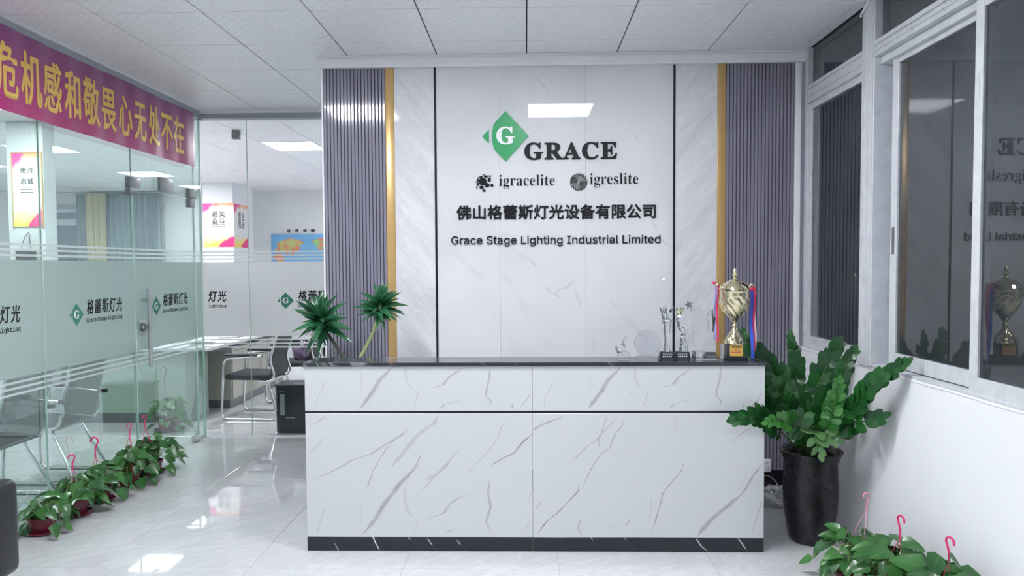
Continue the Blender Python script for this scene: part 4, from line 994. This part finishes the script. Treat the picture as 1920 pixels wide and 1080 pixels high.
# 7 the cup
cx_ = px_x(1377, Yt); t = empty('trophy_cup', (cx_, Yt, TZ), 0, 'large pale gold trophy cup with lid, two handles and hanging ribbons', 'trophy', 'awards on the counter ledge')
G().box(-.060, .060, -.045, .045, 0, .016, .002, 1).box(-.040, .040, -.036, .036, .016, .084, .002, 1).link('base', BLKPL, t, 'black stepped base')
pl = G().box(-.035, .035, -.0385, -.0362, .021, .080).link('name_plate', GPLATE, t, 'gold plate with dark and red lines of lettering')
g = G()
for z_, w_ in ((.073, .026), (.067, .028)):
    for k in range(12): g.box(-w_+k*w_/6, -w_+k*w_/6+w_/9, -.0392, -.0386, z_, z_+.003)
g.link('print_line', INK, pl)
g = G()
for k in range(4): g.box(-.009+k*.005, -.0055+k*.005, -.0392, -.0386, .055, .0585)
for k in range(7): g.box(-.027+k*.008, -.0215+k*.008, -.0392, -.0386, .040, .046)
g.link('print_line', RED, pl)
g = G(); n = 8
g.lathe([(.052, .085), (.053, .090), (.050, .096), (.046, .112), (.036, .134), (.022, .152), (.013, .166), (.010, .178), (.016, .184), (.010, .190), (.010, .200), (.018, .208), (.022, .214)], (0, 0, 0), 40,
        lambda a, z_, i: 1+(.10*math.cos(7*a+z_*60) if .092 < z_ < .150 else 0))
g.link('stem', CUPG, t)
pb = [(.022, .214), (.030, .226), (.044, .246), (.058, .270), (.068, .296), (.074, .322), (.076, .340), (.077, .344), (.0775, .372), (.080, .375), (.080, .379)]
pf = [(a+(c-a)*k/3, b+(d-b)*k/3) for (a, b), (c, d) in zip(pb, pb[1:]) for k in range(3)]+[pb[-1]]
g = G(); g.lathe(pf, (0, 0, 0), 84, lambda a, z_, i: 1+(.11*(abs(math.cos(5*(a+z_*11)))-.45)*min(1, (z_-.214)/.02)*min(1, max(0, (.342-z_)/.015)) if z_ < .342 else 0))
g.link('bowl', CUPG, t, 'gold bowl with swirled flutes')
g = G(); g.lathe([(.080, .380), (.083, .384), (.079, .390), (.073, .400), (.062, .412), (.047, .422), (.030, .431), (.016, .438), (.008, .443), (.006, .450), (.013, .456), (.015, .464), (.009, .471), (.013, .478), (.010, .488), (.004, .498), (0, .503)], (0, 0, 0), 40)
g.link('lid', CUPG, t)
for sg_ in (-1, 1):
    P = [(.060*sg_, 0, .262), (.078*sg_, 0, .300), (.098*sg_, 0, .350), (.104*sg_, 0, .392), (.094*sg_, 0, .410), (.080*sg_, 0, .400), (.082*sg_, 0, .384), (.092*sg_, 0, .380)]
    G().tube(bez(P, 6), .0045, 8).link('handle', CUPG, t)
def ribbon(x0, dx, z0, z1, w, mat, y=-.012, ph=0, lb=None):
    g = G(); n = 14; vs = []; fs = []
    for i in range(n+1):
        f = i/n; z_ = z0+(z1-z0)*f; x_ = x0+dx*f+.003*math.sin(f*7+ph); y_ = y-.004*math.sin(f*9+ph); tw = .9*math.sin(f*4+ph)
        vs += [(x_-w/2, y_-w*.2*tw, z_), (x_+w/2, y_+w*.2*tw, z_), (x_+w/2, y_+w*.2*tw+.0008, z_), (x_-w/2, y_-w*.2*tw+.0008, z_)]
    for i in range(n):
        for k in range(4): fs.append((i*4+k, i*4+(k+1) % 4, (i+1)*4+(k+1) % 4, (i+1)*4+k))
    fs += [(0, 1, 2, 3), (n*4, n*4+1, n*4+2, n*4+3)]
    g.add(vs, fs); return g.link('ribbon', mat, t, lb)
ribbon(-.108, -.003, .398, .110, .012, LILAC, ph=.5, lb='lilac ribbon'); ribbon(-.097, -.001, .408, .095, .009, RED, -.020, 1.5, 'crimson ribbon'); ribbon(-.121, -.001, .330, .150, .006, PALEB, -.006, 2, 'pale blue ribbon')
ribbon(.084, .008, .380, .004, .017, BLUE, -.016, 1, 'blue ribbon'); ribbon(.100, .002, .398, .045, .012, RED, -.012, 0, 'crimson ribbon'); ribbon(.108, .004, .37, .05, .008, PINKR, -.004, 2, 'pale pink ribbon')
G().lathe([(0, -.009), (.008, -.005), (.010, 0), (.007, .006), (0, .009)], (-.116, -.012, .418), 10).link('ribbon_knot', RED, t)
G().lathe([(0, -.012), (.008, -.008), (.011, 0), (.008, .008), (0, .012)], (.086, -.014, .382), 10).link('ribbon_knot', RED, t)
tag(G().box(cx_-.072, cx_-.061, Yt-.012, Yt+.03, TZ, TZ+.080, .0015, 1).link('grey_plaque', plain('grey_plaque', (.40, .41, .44, 1), .4)), 'narrow grey upright plaque tucked left of the gold cup base', 'plaque')

# ------------------------------------------------------------------ wall socket, bag, cable behind the counter
a, b = hit(1431, 886, 1, YF-.02), hit(1446, 860, 1, YF-.02)
t = empty('wall_socket', (a.x+.028, YF-.004, a.z+.045), 0, 'white wall socket above the black baseboard beside the counter', 'socket')
G().box(-.030, .028, -.012, 0, -.044, .044, .004, 2).link('cover_plate', TRIMW, t)
g = G()
for x_, z_ in ((-.010, .018), (.004, .018), (-.012, -.016), (.006, -.016), (-.003, -.004)): g.box(x_-.0015, x_+.0015, -.0126, -.0118, z_-.004, z_+.004)
g.link('socket_slot', INK, t)
tag(G().tube(bez([(1.50, YF-.02, .15), (1.44, YF-.05, .10), (1.47, YF-.08, .03), (1.52, YF-.10, .012), (1.58, YF-.12, .008)], 8), .0045, 8).link('power_cable', TRIMW), 'white power cable curling down to the floor behind the vase', 'cable')
tag(G().tube(bez([(1.48, YF-.012, .135), (1.55, YF-.016, .120), (1.62, YF-.014, .125), (1.68, YF-.02, .085), (1.70, YF-.06, .006)], 8), .0025, 6).link('power_cable', plain('grey_cable', (.4, .4, .42, 1), .4)), 'thin grey cable drooping across the black baseboard', 'cable')
def bag():
    bm = bmesh.new(); bmesh.ops.create_icosphere(bm, subdivisions=4, radius=1); rnd = random.Random(4)
    from mathutils import noise as N
    for v in bm.verts:
        n = N.fractal(v.co*1.6, .9, 2.2, 4)*.35+abs(N.noise(v.co*4))*.16; v.co *= .85+n
        v.co = Vector((v.co.x*.13, v.co.y*.08, max(.0, v.co.z*.085+.055)))
    me = bpy.data.meshes.new('bag'); bm.to_mesh(me); bm.free(); me.polygons.foreach_set('use_smooth', [True]*len(me.polygons)); return me
t_ = NT('clear_plastic_bag'); t_.t.nodes.remove(t_.b)
g1, g2, g3 = t_.n('ShaderNodeBsdfTransparent'), t_.n('ShaderNodeBsdfGlossy'), t_.n('ShaderNodeBsdfDiffuse'); g1.inputs[0].default_value = (.92, .92, .94, 1); g2.inputs['Roughness'].default_value = .12; g3.inputs[0].default_value = (.7, .7, .73, 1)
ms, m3 = t_.n('ShaderNodeMixShader'), t_.n('ShaderNodeMixShader'); ms.inputs[0].default_value = .35; m3.inputs[0].default_value = .3
t_.l(g1.outputs[0], ms.inputs[1]); t_.l(g3.outputs[0], ms.inputs[2]); t_.l(ms.outputs[0], m3.inputs[1]); t_.l(g2.outputs[0], m3.inputs[2]); t_.l(m3.outputs[0], t_.out.inputs[0])
o = link('plastic_bag', bag(), None, t_.m); o.location = (1.58, YF-.26, .002); tag(o, 'crumpled clear plastic bag on the floor behind the black vase', 'bag')

# ------------------------------------------------------------------ banner
bn = empty('banner', (XL+.055, 5.0, 2.435), 0, 'long magenta cloth banner with gold Chinese lettering on the glass', 'banner'); O = tuple(bn.location)
BX = XL+.056
def bwave(y, z_): return .004*math.sin(y*9+z_*3)*(1-(z_-2.435)/.48*.6)+.003*math.sin(y*23+1)
t_ = NT('magenta_satin'); c = t_.coord(); nz = t_.noise(t_.coord(scale=(1, 1, .4)), 9, 4)
sp = t_.n('ShaderNodeSeparateXYZ'); t_.l(c, sp.inputs[0])
f = t_.math('DIVIDE', sp.outputs[2], .475, clamp=True)
t_.set(Base_Color=t_.mix(f, srgb(168, 22, 104), srgb(122, 44, 110)), Roughness=.42)
t_.b.inputs['Sheen Weight'].default_value = .3; MAG = t_.m
g = G(O); ny, nz_ = 150, 8; vs = []; fs = []; y0, y1 = 2.9, 6.492
for s_ in (0, .0015):
    for i in range(ny+1):
        for j in range(nz_+1):
            y = y0+(y1-y0)*i/ny; z_ = 2.436+.472*j/nz_+(.004*math.sin(y*5) if j == nz_ else 0); vs.append((BX+bwave(y, z_)-s_-(.006 if i >= ny-2 else 0)*(i-ny+2), y, z_))
for s_ in (0, 1):
    q = s_*(ny+1)*(nz_+1)
    for i in range(ny):
        for j in range(nz_): fs.append((q+i*(nz_+1)+j, q+i*(nz_+1)+j+1, q+(i+1)*(nz_+1)+j+1, q+(i+1)*(nz_+1)+j))
g.add(vs, fs, True).link('cloth', MAG, bn)
GOLDP = plain('gold_print', srgb(226, 188, 96), .4, .25)
for ch, u in zip('危机感和敬畏心无处不在', (14, 60, 100, 136.5, 171, 204, 234.5, 261.5, 288, 312, 333)):
    yc = hit(u, 200, 0, BX).y; gs = glyphs(ch, group=-99, off=0); x0, x1, ya, yb = bounds(gs)
    vs, fs = gs[0]; g = G(O)
    for q_, (dx, dy) in enumerate([(0, 0)]+[(.0045*math.cos(k*math.pi/3), .006*math.sin(k*math.pi/3)) for k in range(6)]):
        P = []
        for v in vs:
            y = yc+(v.x-(x0+x1)/2)*.185+dx; z_ = 2.515+(v.y+.08)*.325+dy; P.append((BX+bwave(y, z_)+.0012+(.0012-.0001*q_ if v.z > 0 else 0), y, z_))
        g.add(P, fs)
    g.link('letter', GOLDP, bn)

# ------------------------------------------------------------------ black armchair at the left edge
ac = empty('armchair', (-2.62, 3.05, 0), 0, 'black leather armchair cut by the left edge of the photo', 'armchair'); O = tuple(ac.location)
pe = hit(43, 1000, 1, 3.30); xe = pe.x
G(O).box(xe-.52, xe, 3.12, 3.30, .16, .60, .045, 4).link('armrest', LEATHER, ac)
G(O).box(xe-.52, xe, 2.45, 2.63, .16, .60, .045, 4).link('armrest', LEATHER, ac)
G(O).box(xe-.50, xe-.02, 2.632, 3.118, .17, .30, .02, 3).link('seat_base', LEATHER, ac)
G(O).box(xe-.40, xe-.01, 2.636, 3.114, .302, .44, .04, 4).link('seat_cushion', LEATHER, ac)
G(O).box(xe-.525, xe-.402, 2.64, 3.11, .305, .80, .04, 4).link('backrest', LEATHER, ac)
for a in (xe-.46, xe-.07):
    for b in (2.52, 3.22): G(O).tube([(a, b, 0), (a, b, .17)], [.016, .022], 10).link('leg', CHROME, ac)

# ------------------------------------------------------------------ mesh chairs behind the left glass
def mesh_chair(y, label, x=-3.32, w=.50):
    """frame along y; its back is turned to the glass"""
    t = empty('mesh_chair', (x-.22, y, 0), 0, label, 'chair', 'mesh visitor chairs behind the left glass'); h = w/2
    sd = [(-.02, .405), (.050, .47), (.030, .60), (.085, .74), (.105, .885)]      # back profile (x from hinge, z)
    for s_ in (-1, 1):
        yy = s_*(h-.012)
        P = fillet([(-.24, yy, .44), (.17, yy, .405), (.205, yy, .44)], .05)+bez([(.235, yy, .52), (.232, yy, .62), (.275, yy, .75), (.300, yy, .89)], 5)
        G().tube(P, .0115, 8).link('side_frame', CHROME, t)
        G().tube(fillet([(.10, s_*(h-.07), .40), (.30, s_*(h-.03), .012), (-.24, s_*(h-.03), .012), (-.22, s_*(h-.05), .40)], .06), .013, 8).link('leg', CHROME, t)
        G().tube(fillet([(.25, yy, .60), (-.16, yy+s_*.03, .64), (-.20, yy+s_*.03, .45)], .05), .010, 8).link('arm_tube', CHROME, t)
        G().box(-.17, .02, yy+s_*.03-.022, yy+s_*.03+.022, .632, .662, .01, 2).box(.215, .285, yy+s_*.012-.018, yy+s_*.012+.018, .590, .622, .008, 2).link('armrest', BLKPL, t)
    q = bez([(-.24, 0, .446), (.0, 0, .425), (.16, 0, .412), (.208, 0, .450), (.232, 0, .53), (.230, 0, .62), (.262, 0, .74), (.292, 0, .86)], 4)
    g = G(); vs = []; fs = []
    for i, p_ in enumerate(q):
        for k in range(5): vs.append((p_.x-.0*k, -h+.02+(w-.04)*k/4, p_.z-(.012*math.sin(math.pi*k/4) if i < 8 else 0)))
    for i in range(len(q)-1):
        for k in range(4): fs.append((i*5+k, i*5+k+1, (i+1)*5+k+1, (i+1)*5+k))
    g.add(vs, fs, True).link('mesh_sling', MESHM, t)
    for z_ in (.885, .862): G().tube([(.296-(.885-z_)*.4, -h+.01, z_), (.296-(.885-z_)*.4, h-.01, z_)], .006, 6).link('top_bar', CHROME, t)
    G().tube([(.17, -h+.012, .402), (.17, h-.012, .402)], .010, 6).link('rear_bar', DSTEEL, t)
    return t
mesh_chair(5.37, 'mesh visitor chair nearest the glass door, behind the middle pothos pots', w=.48)
mesh_chair(4.72, 'mesh visitor chair at the left edge, behind the near pothos pots', w=.50)

# ------------------------------------------------------------------ office behind the glass
dt = empty('office_desk', (-3.9, 7.5, 0), 0, 'long white desk with pale green front panel beyond the glass door', 'desk'); O = tuple(dt.location)
G(O).box(-5.4, -3.15, 7.22, 9.9, .725, .755, .003, 1).link('worktop', DESKW, dt)
G(O).box(-5.3, -3.42, 7.28, 7.30, .10, .724).link('modesty_panel', DESKP, dt)
G(O).box(-5.3, -3.42, 7.285, 7.30, .0, .10).link('plinth', DSTEEL, dt)
G(O).box(-3.46, -3.42, 7.30, 7.80, .0, .724).link('side_panel', DESKP, dt)
G(O).box(-5.3, -5.26, 7.30, 9.8, .0, .724).link('side_panel', DESKP, dt)
cb = empty('drawer_cabinet', (-3.45, 8.9, 0), 0, 'row of beige drawer fronts under the far part of the white desk', 'cabinet'); O = tuple(cb.location)
G(O).box(-3.80, -3.26, 8.02, 9.85, .09, .64, .003, 1).link('body', BEIGE, cb)
G(O).box(-3.78, -3.29, 8.05, 9.83, 0, .09).link('plinth', DSTEEL, cb)
G(O).box(-3.82, -3.235, 8.00, 9.87, .64, .665, .003, 1).link('top', plain('light_laminate', (.58, .58, .56, 1), .4), cb)
for k in range(4):
    y = 8.03+k*.455
    d = G(O).box(-3.262, -3.244, y+.004, y+.451, .10, .63, .002, 1).link('door_front', BEIGE, cb)
    G(O).box(-3.244, -3.232, y+.40, y+.41, .30, .45).link('handle', STEEL, d)
def sheets(x, y, rz, n, label):
    t = empty('paper_stack', (x, y, .7555), rz, label, 'papers', 'papers on the white desk'); rnd = random.Random(int(x*100))
    for k in range(n):
        g = G(); a = rnd.uniform(-.2, .2); c_, s_ = math.cos(a), math.sin(a); ox, oy = rnd.uniform(-.03, .03), rnd.uniform(-.03, .03)
        z0 = k*.008; V = []
        for z_ in (z0, z0+.006):
            for X_, Y_ in ((-.105, -.15), (.105, -.15), (.105, .15), (-.105, .15)): V.append((ox+X_*c_-Y_*s_, oy+X_*s_+Y_*c_, z_))
        g.add(V, [(0, 1, 2, 3), (4, 5, 6, 7), (0, 1, 5, 4), (1, 2, 6, 5), (2, 3, 7, 6), (3, 0, 4, 7)]); g.link('sheet', PAPER, t)
sheets(-3.45, 7.75, .4, 4, 'pile of white papers at the near right end of the desk'); sheets(-3.80, 7.95, -.3, 3, 'spread papers on the desk left of the nearest pile')
sheets(-3.40, 8.45, .1, 3, 'papers farther back along the white desk'); sheets(-4.2, 7.7, .9, 2, 'few papers on the desk seen through the door glass')
tag(G().tube(bez([(-3.95, 7.27, .72), (-3.85, 7.25, .5), (-3.66, 7.24, .28), (-3.48, 7.24, .18), (-3.40, 7.26, .15)], 6), .004, 6).link('hanging_cable', plain('pale_cable', (.35, .38, .35, 1), .4)), 'thin cable hanging in an arc below the desk edge', 'cable')
def office_chair(x, y, rz, label, back=.88):
    """faces -x before turning; chrome sled frame"""
    t = empty('office_chair', (x, y, 0), rz, label, 'chair', 'black chairs with chrome sled frames in the office')
    for s_ in (-1, 1):
        yy = s_*.25
        P = fillet([(.20, yy, .385), (.30, yy, .012), (-.30, yy, .012), (-.26, yy, .63), (.14, yy, .66)], .07, 6)
        G().tube(P, .0125, 8).link('side_frame', CHROME, t)
        G().tube(bez([(.10, s_*.215, .40), (.20, s_*.215, .40), (.25, s_*.215, .46), (.215, s_*.215, .62), (.27, s_*.215, .80), (.285, s_*.215, back)], 5), .011, 8).link('back_post', CHROME, t)
        G().box(-.24, .10, yy-.024, yy+.024, .655, .680, .010, 2).link('armrest', BLKPL, t)
    G().tube([(.24, -.25, .012), (.24, .25, .012)], .0115, 8).link('cross_bar', CHROME, t)
    G().box(-.27, .20, -.225, .225, .405, .465, .022, 3).link('seat', BLKCLOTH, t)
    g = G(); q = bez([(.205, 0, .44), (.215, 0, .52), (.195, 0, .62), (.245, 0, .78), (.262, 0, back-.01)], 4); vs = []; fs = []
    for p_ in q:
        for k in range(5): vs += [(p_.x+.02*math.sin(math.pi*k/4), -.205+.41*k/4, p_.z)]
    nn = len(vs)
    vs += [(a+.018, b, c_) for a, b, c_ in vs]
    for s_ in (0, nn):
        for i in range(len(q)-1):
            for k in range(4): fs.append((s_+i*5+k, s_+i*5+k+1, s_+(i+1)*5+k+1, s_+(i+1)*5+k))
    for i in range(len(q)-1):
        for k in (0, 4): fs.append((i*5+k, (i+1)*5+k, nn+(i+1)*5+k, nn+i*5+k))
    for k in range(4):
        for i in (0, len(q)-1): fs.append((i*5+k, i*5+k+1, nn+i*5+k+1, nn+i*5+k))
    g.add(vs, fs, True).link('backrest', BLKCLOTH, t)
    return t
office_chair(-2.80, 7.63, math.radians(-4), 'black office chair with chrome sled frame beside the drawer cabinets')
office_chair(-2.72, 8.62, math.radians(6), 'black office chair partly hidden behind the first one')
office_chair(-2.30, 9.3, math.radians(178), 'farther black office chair under the window of clear glass, beside the slatted wall')
t = empty('shopping_bag', (-2.62, 8.62, .468), 0, 'crumpled purple and white plastic bag on the second office chair', 'bag')
me = bag(); o = link('bag_body', me, t, plain('purple_plastic', (.22, .14, .26, 1), .25, var=.6, vs=14)); o.scale = (1.1, 1.1, 1.6)
t = empty('desk_lamp', (-2.36, 8.80, .0), 0, 'small cream shade on a thin stand between the office chairs', 'lamp')
G().lathe([(.10, 0), (.10, .012), (.012, .02), (.008, .70), (0, .70)], (0, 0, 0), 16).link('stand', STEEL, t)
G().lathe([(.058, .62), (.022, .80)], (0, 0, 0), 20, cap=False).link('shade', plain('cream_shade', (.75, .68, .55, 1), .6), t)
tw = empty('document_shredder', (-2.13, 6.98, 0), 0, 'black upright office machine with a silver strip, at the counter corner', 'machine'); O = tuple(tw.location)
G(O).box(-2.345, -1.93, 6.80, 7.06, .004, .44, .012, 2).link('body', BLKPL, tw)
G(O).box(-2.352, -1.92, 6.79, 7.07, .441, .462, .006, 2).link('lid', plain('dark_grey_lid', (.06, .065, .075, 1), .3), tw)
G(O).box(-2.305, -2.262, 6.792, 6.802, .17, .37, .003, 1).link('display_strip', plain('dull_silver', (.33, .36, .38, 1), .3, .5), tw)
G(O).box(-2.31, -2.25, 6.793, 6.802, .39, .398).link('slot', SILVER, tw); G(O).box(-2.25, -2.17, 6.793, 6.802, .145, .150).link('slot', SILVER, tw)
tag(G().box(-2.55, -1.9, 9.9, 10.3, .0, .52, .01, 2).link('white_carton', PAPER), 'white box low behind the office chairs', 'box')
# pillars with posters
tag(G().box(-5.378, -4.868, 12.2, 13.1, 0, H-.001).link('pillar', WHITE), 'white square pillar carrying the bright poster', 'pillar', kind='structure')
tag(G().box(-4.985, -4.63, 7.02, 7.20, 0, H-.001).link('pillar', plain('pillar_paint', (.62, .65, .65, 1), .5)), 'pale pillar carrying the narrow hanging poster', 'pillar', kind='structure')
def poster_mat(name, w, h):
    """print: white ground, magenta splash at the top left, yellow and pink towards the bottom"""
    t = NT(name); c = t.coord(scale=(1/w, 1, 1/h)); sp = t.n('ShaderNodeSeparateXYZ'); t.l(c, sp.inputs[0]); nz = t.noise(t.coord(), 5, 4, .6)
    x, z_ = sp.outputs[0], sp.outputs[2]      # 0..1
    n = t.math('MULTIPLY_ADD', nz, .5, -.25)
    tl = t.math('MULTIPLY_ADD', t.math('ADD', t.math('SUBTRACT', z_, t.math('MULTIPLY', x, .55)), n), 9, -6.4, clamp=True)
    top = t.math('MULTIPLY_ADD', t.math('ADD', z_, t.math('MULTIPLY', n, .25)), 14, -12.6, clamp=True)
    bot = t.math('MULTIPLY_ADD', t.math('SUBTRACT', n, z_), 4.5, 1.25, clamp=True)
    br = t.math('MULTIPLY_ADD', t.math('ADD', t.math('SUBTRACT', t.math('MULTIPLY', x, .55), z_), t.math('MULTIPLY', n, .6)), 22, -5.6, clamp=True)
    col = t.mix(bot, (.80, .79, .78, 1), srgb(246, 214, 96)); col = t.mix(top, col, srgb(250, 170, 110)); col = t.mix(tl, col, srgb(232, 60, 150)); col = t.mix(br, col, srgb(236, 48, 128))
    t.set(Base_Color=col, Roughness=.35); return t.m
def poster(label, face, a0, a1, b0, b1, at, words, frame=None, rows=2):
    w, h = a1-a0, b1-b0; mt = poster_mat('poster_print', w, h); org = (a0, at, b0) if face == '-y' else (at, a0, b0)
    t = empty('poster', org, 0 if face == '-y' else 0, label, 'poster')
    if face == '-y': G(org).box(a0, a1, at-.004, at, b0, b1).link('sheet', mt, t)
    else:
        o = G().box(0, w, -.004, 0, 0, h).link('sheet', mt, t); o.rotation_euler.z = math.pi/2
    f = (at-.004) if face == '-y' else at+.004
    s_ = min(w, h)*.20
    for k, ch in enumerate(words):
        r, c_ = divmod(k, 2); x_ = a0+w*(.28+.24*c_); z_ = b0+h*(.80-.15*r)
        place_letters(glyphs(ch, group=-99), t, org, INK, face, x_, x_+s_, z_-s_*.9, z_+s_*.1, f, .001, .001)
    g = G(org)
    for r in range(rows):
        for k in range(9):
            xx = a0+w*(.27+.05*k); zz = b0+h*(.50-.045*r)
            if face == '-y': g.box(xx, xx+w*.035, f-.001, f, zz, zz+h*.018)
            else: g.box(f, f+.001, xx, xx+w*.035, zz, zz+h*.018)
    g.link('print_line', INK, t)
    if frame:
        g = G(org); q = .012; e = at+.002
        if face == '-y': g.box(a0-q, a0, at-.008, e, b0-q, b1+q).box(a1, a1+q, at-.008, e, b0-q, b1+q).box(a0, a1, at-.008, e, b1, b1+q)
        g.link('frame', frame, t)
    return t
a, b = hit(383, 463, 1, 12.195), hit(438, 381, 1, 12.195)
poster('bright pink and yellow poster with black Chinese characters on the front of the pillar', '-y', -5.37, b.x, a.z, b.z, 12.195, '艰苦奋斗')
poster('same style poster in shadow on the right side of the pillar', '+x', 12.24, 12.85, a.z, b.z, -4.867, '艰苦奋斗')
a, b = hit(27, 425, 1, 7.01), hit(76, 287, 1, 7.01)
poster('narrow framed poster seen through the left glass under the banner', '-y', a.x, b.x, a.z, b.z, 7.012, '绝对忠诚', GOLD)
t = empty('handbag', ((a.x+b.x)/2, 6.96, 1.60), 0, 'black handbag hanging by thin straps below the narrow poster', 'bag')
G().box(-.085, .085, -.035, .035, 0, .13, .012, 2).link('body', LEATHER, t)
G().tube(bez([(-.05, 0, .125), (-.03, .015, .23), (0, .045, .30), (.03, .015, .23), (.05, 0, .125)], 5), .004, 6).link('strap', LEATHER, t)
# map
a = hit(508, 437, 1, 13.58); b0 = 1.50; mw, mh = 1.25, a.z-b0-.02
wm = empty('wall_map', (a.x, 13.58, b0), 0, 'blue and green world map poster on the far office wall', 'map'); O = tuple(wm.location)
G(O).box(a.x, a.x+mw, 13.575, 13.585, b0, b0+mh).link('sheet', plain('map_sea_blue', srgb(118, 180, 226), .4, var=.05), wm)
G(O).box(a.x-.012, a.x+mw+.012, 13.586, 13.595, b0-.012, b0+mh+.012).link('border', PAPER, wm)
lands = {'africa': [(.06, .30), (.10, .22), (.13, .10), (.17, .16), (.20, .34), (.17, .46), (.08, .48), (.02, .40)], 'eurasia': [(.04, .56), (.10, .62), (.08, .74), (.16, .82), (.28, .88), (.42, .84), (.50, .76), (.44, .70), (.42, .56), (.36, .50), (.31, .40), (.28, .50), (.24, .42), (.20, .52), (.13, .50)],
         'australia': [(.42, .22), (.50, .28), (.54, .18), (.48, .12), (.42, .15)], 'north_america': [(.60, .80), (.72, .88), (.86, .84), (.82, .68), (.76, .62), (.76, .52), (.70, .58), (.66, .70)],
         'south_america': [(.78, .46), (.86, .42), (.90, .32), (.84, .20), (.82, .08), (.79, .18), (.77, .34)]}
cols = {'africa': (236, 170, 110), 'eurasia': (196, 206, 120), 'australia': (232, 160, 120), 'north_america': (150, 206, 120), 'south_america': (240, 190, 130)}
for k, P in lands.items():
    mt = NT('land_'+k); nz = mt.noise(mt.coord(), 9, 2); mt.set(Base_Color=mt.mix(mt.math('MULTIPLY_ADD', nz, 5, -2, clamp=True), srgb(*cols[k]), srgb(226, 130, 110)), Roughness=.4)
    G(O).prism([(a.x+p_[0]*mw, b0+p_[1]*mh) for p_ in P], 13.5745, 13.5755).link('continent', mt.m, wm)
for k, ch in enumerate('世界地图'):
    x_ = a.x+.30+k*.15; place_letters(glyphs(ch, group=-99), wm, O, INK, '-y', x_, x_+.065, b0+mh+.03, b0+mh+.085, 13.585, .001, .002)
# far window with curtains
w4 = empty('window_4', (-8.0, YO, 1.0), kind='structure'); O = tuple(w4.location)
G(O).box(-9.05, -6.7, YO-.04, YO+.02, 2.60, 2.66).box(-9.05, -6.7, YO-.04, YO+.02, 1.0, 1.06).box(-9.05, -8.98, YO-.04, YO+.02, 1.06, 2.60).box(-6.77, -6.7, YO-.04, YO+.02, 1.06, 2.60).box(-8.98, -6.77, YO-.02, YO+.02, 2.36, 2.48).box(-8.84, -8.78, YO-.03, YO+.01, 1.06, 2.36).link('frame', ALU, w4)
G(O).box(-8.98, -6.77, YO, YO+.006, 1.06, 2.60).link('glass_pane', FGLASS, w4)
G(O).box(-9.05, -6.7, YO-.04, YO+.02, 2.74, 2.76).link('frame_head', ALU, w4)
def curtain(x0, x1, mat, label, y=13.45, amp=.035, per=.11):
    g = G(); n = int((x1-x0)/.014); vs = []; fs = []
    for i in range(n+1):
        x_ = x0+(x1-x0)*i/n; yy = y+amp*math.sin(2*math.pi*(x_-x0)/per)*(1+.3*math.sin(x_*7))
        vs += [(x_, yy, .04), (x_, yy, 2.93)]
    for i in range(n): fs.append((2*i, 2*i+1, 2*i+3, 2*i+2))
    g.add(vs, fs, True); tag(g.link('curtain', mat), label, 'curtain')
curtain(-8.28, -8.08, plain('slate_curtain', (.26, .33, .36, 1), .8, var=.1), 'narrow slate curtain at the right of the far window', per=.07)
curtain(-8.07, -7.72, plain('cream_curtain', (.62, .56, .36, 1), .8, var=.08), 'cream yellow curtain between two slate curtains on the far wall', y=13.40)
curtain(-7.71, -6.72, plain('slate_blue_curtain', (.27, .34, .38, 1), .8, var=.12), 'wide slate blue curtain left of the bare far wall')
tag(G().tube([(-9.2, 13.45, 2.945), (-6.6, 13.45, 2.945)], .012, 8).link('curtain_rail', STEEL), 'curtain rail under the far ceiling above the slate and cream curtains', 'rail')
t = empty('ceiling_sensor', (-2.98, 7.6, H), 0, 'small dark sensor on the office ceiling above the first glass joint', 'sensor')
G().box(-.04, .04, -.03, .03, -.09, -.001, .008, 2).link('body', plain('sensor_grey', (.2, .2, .21, 1), .5), t)
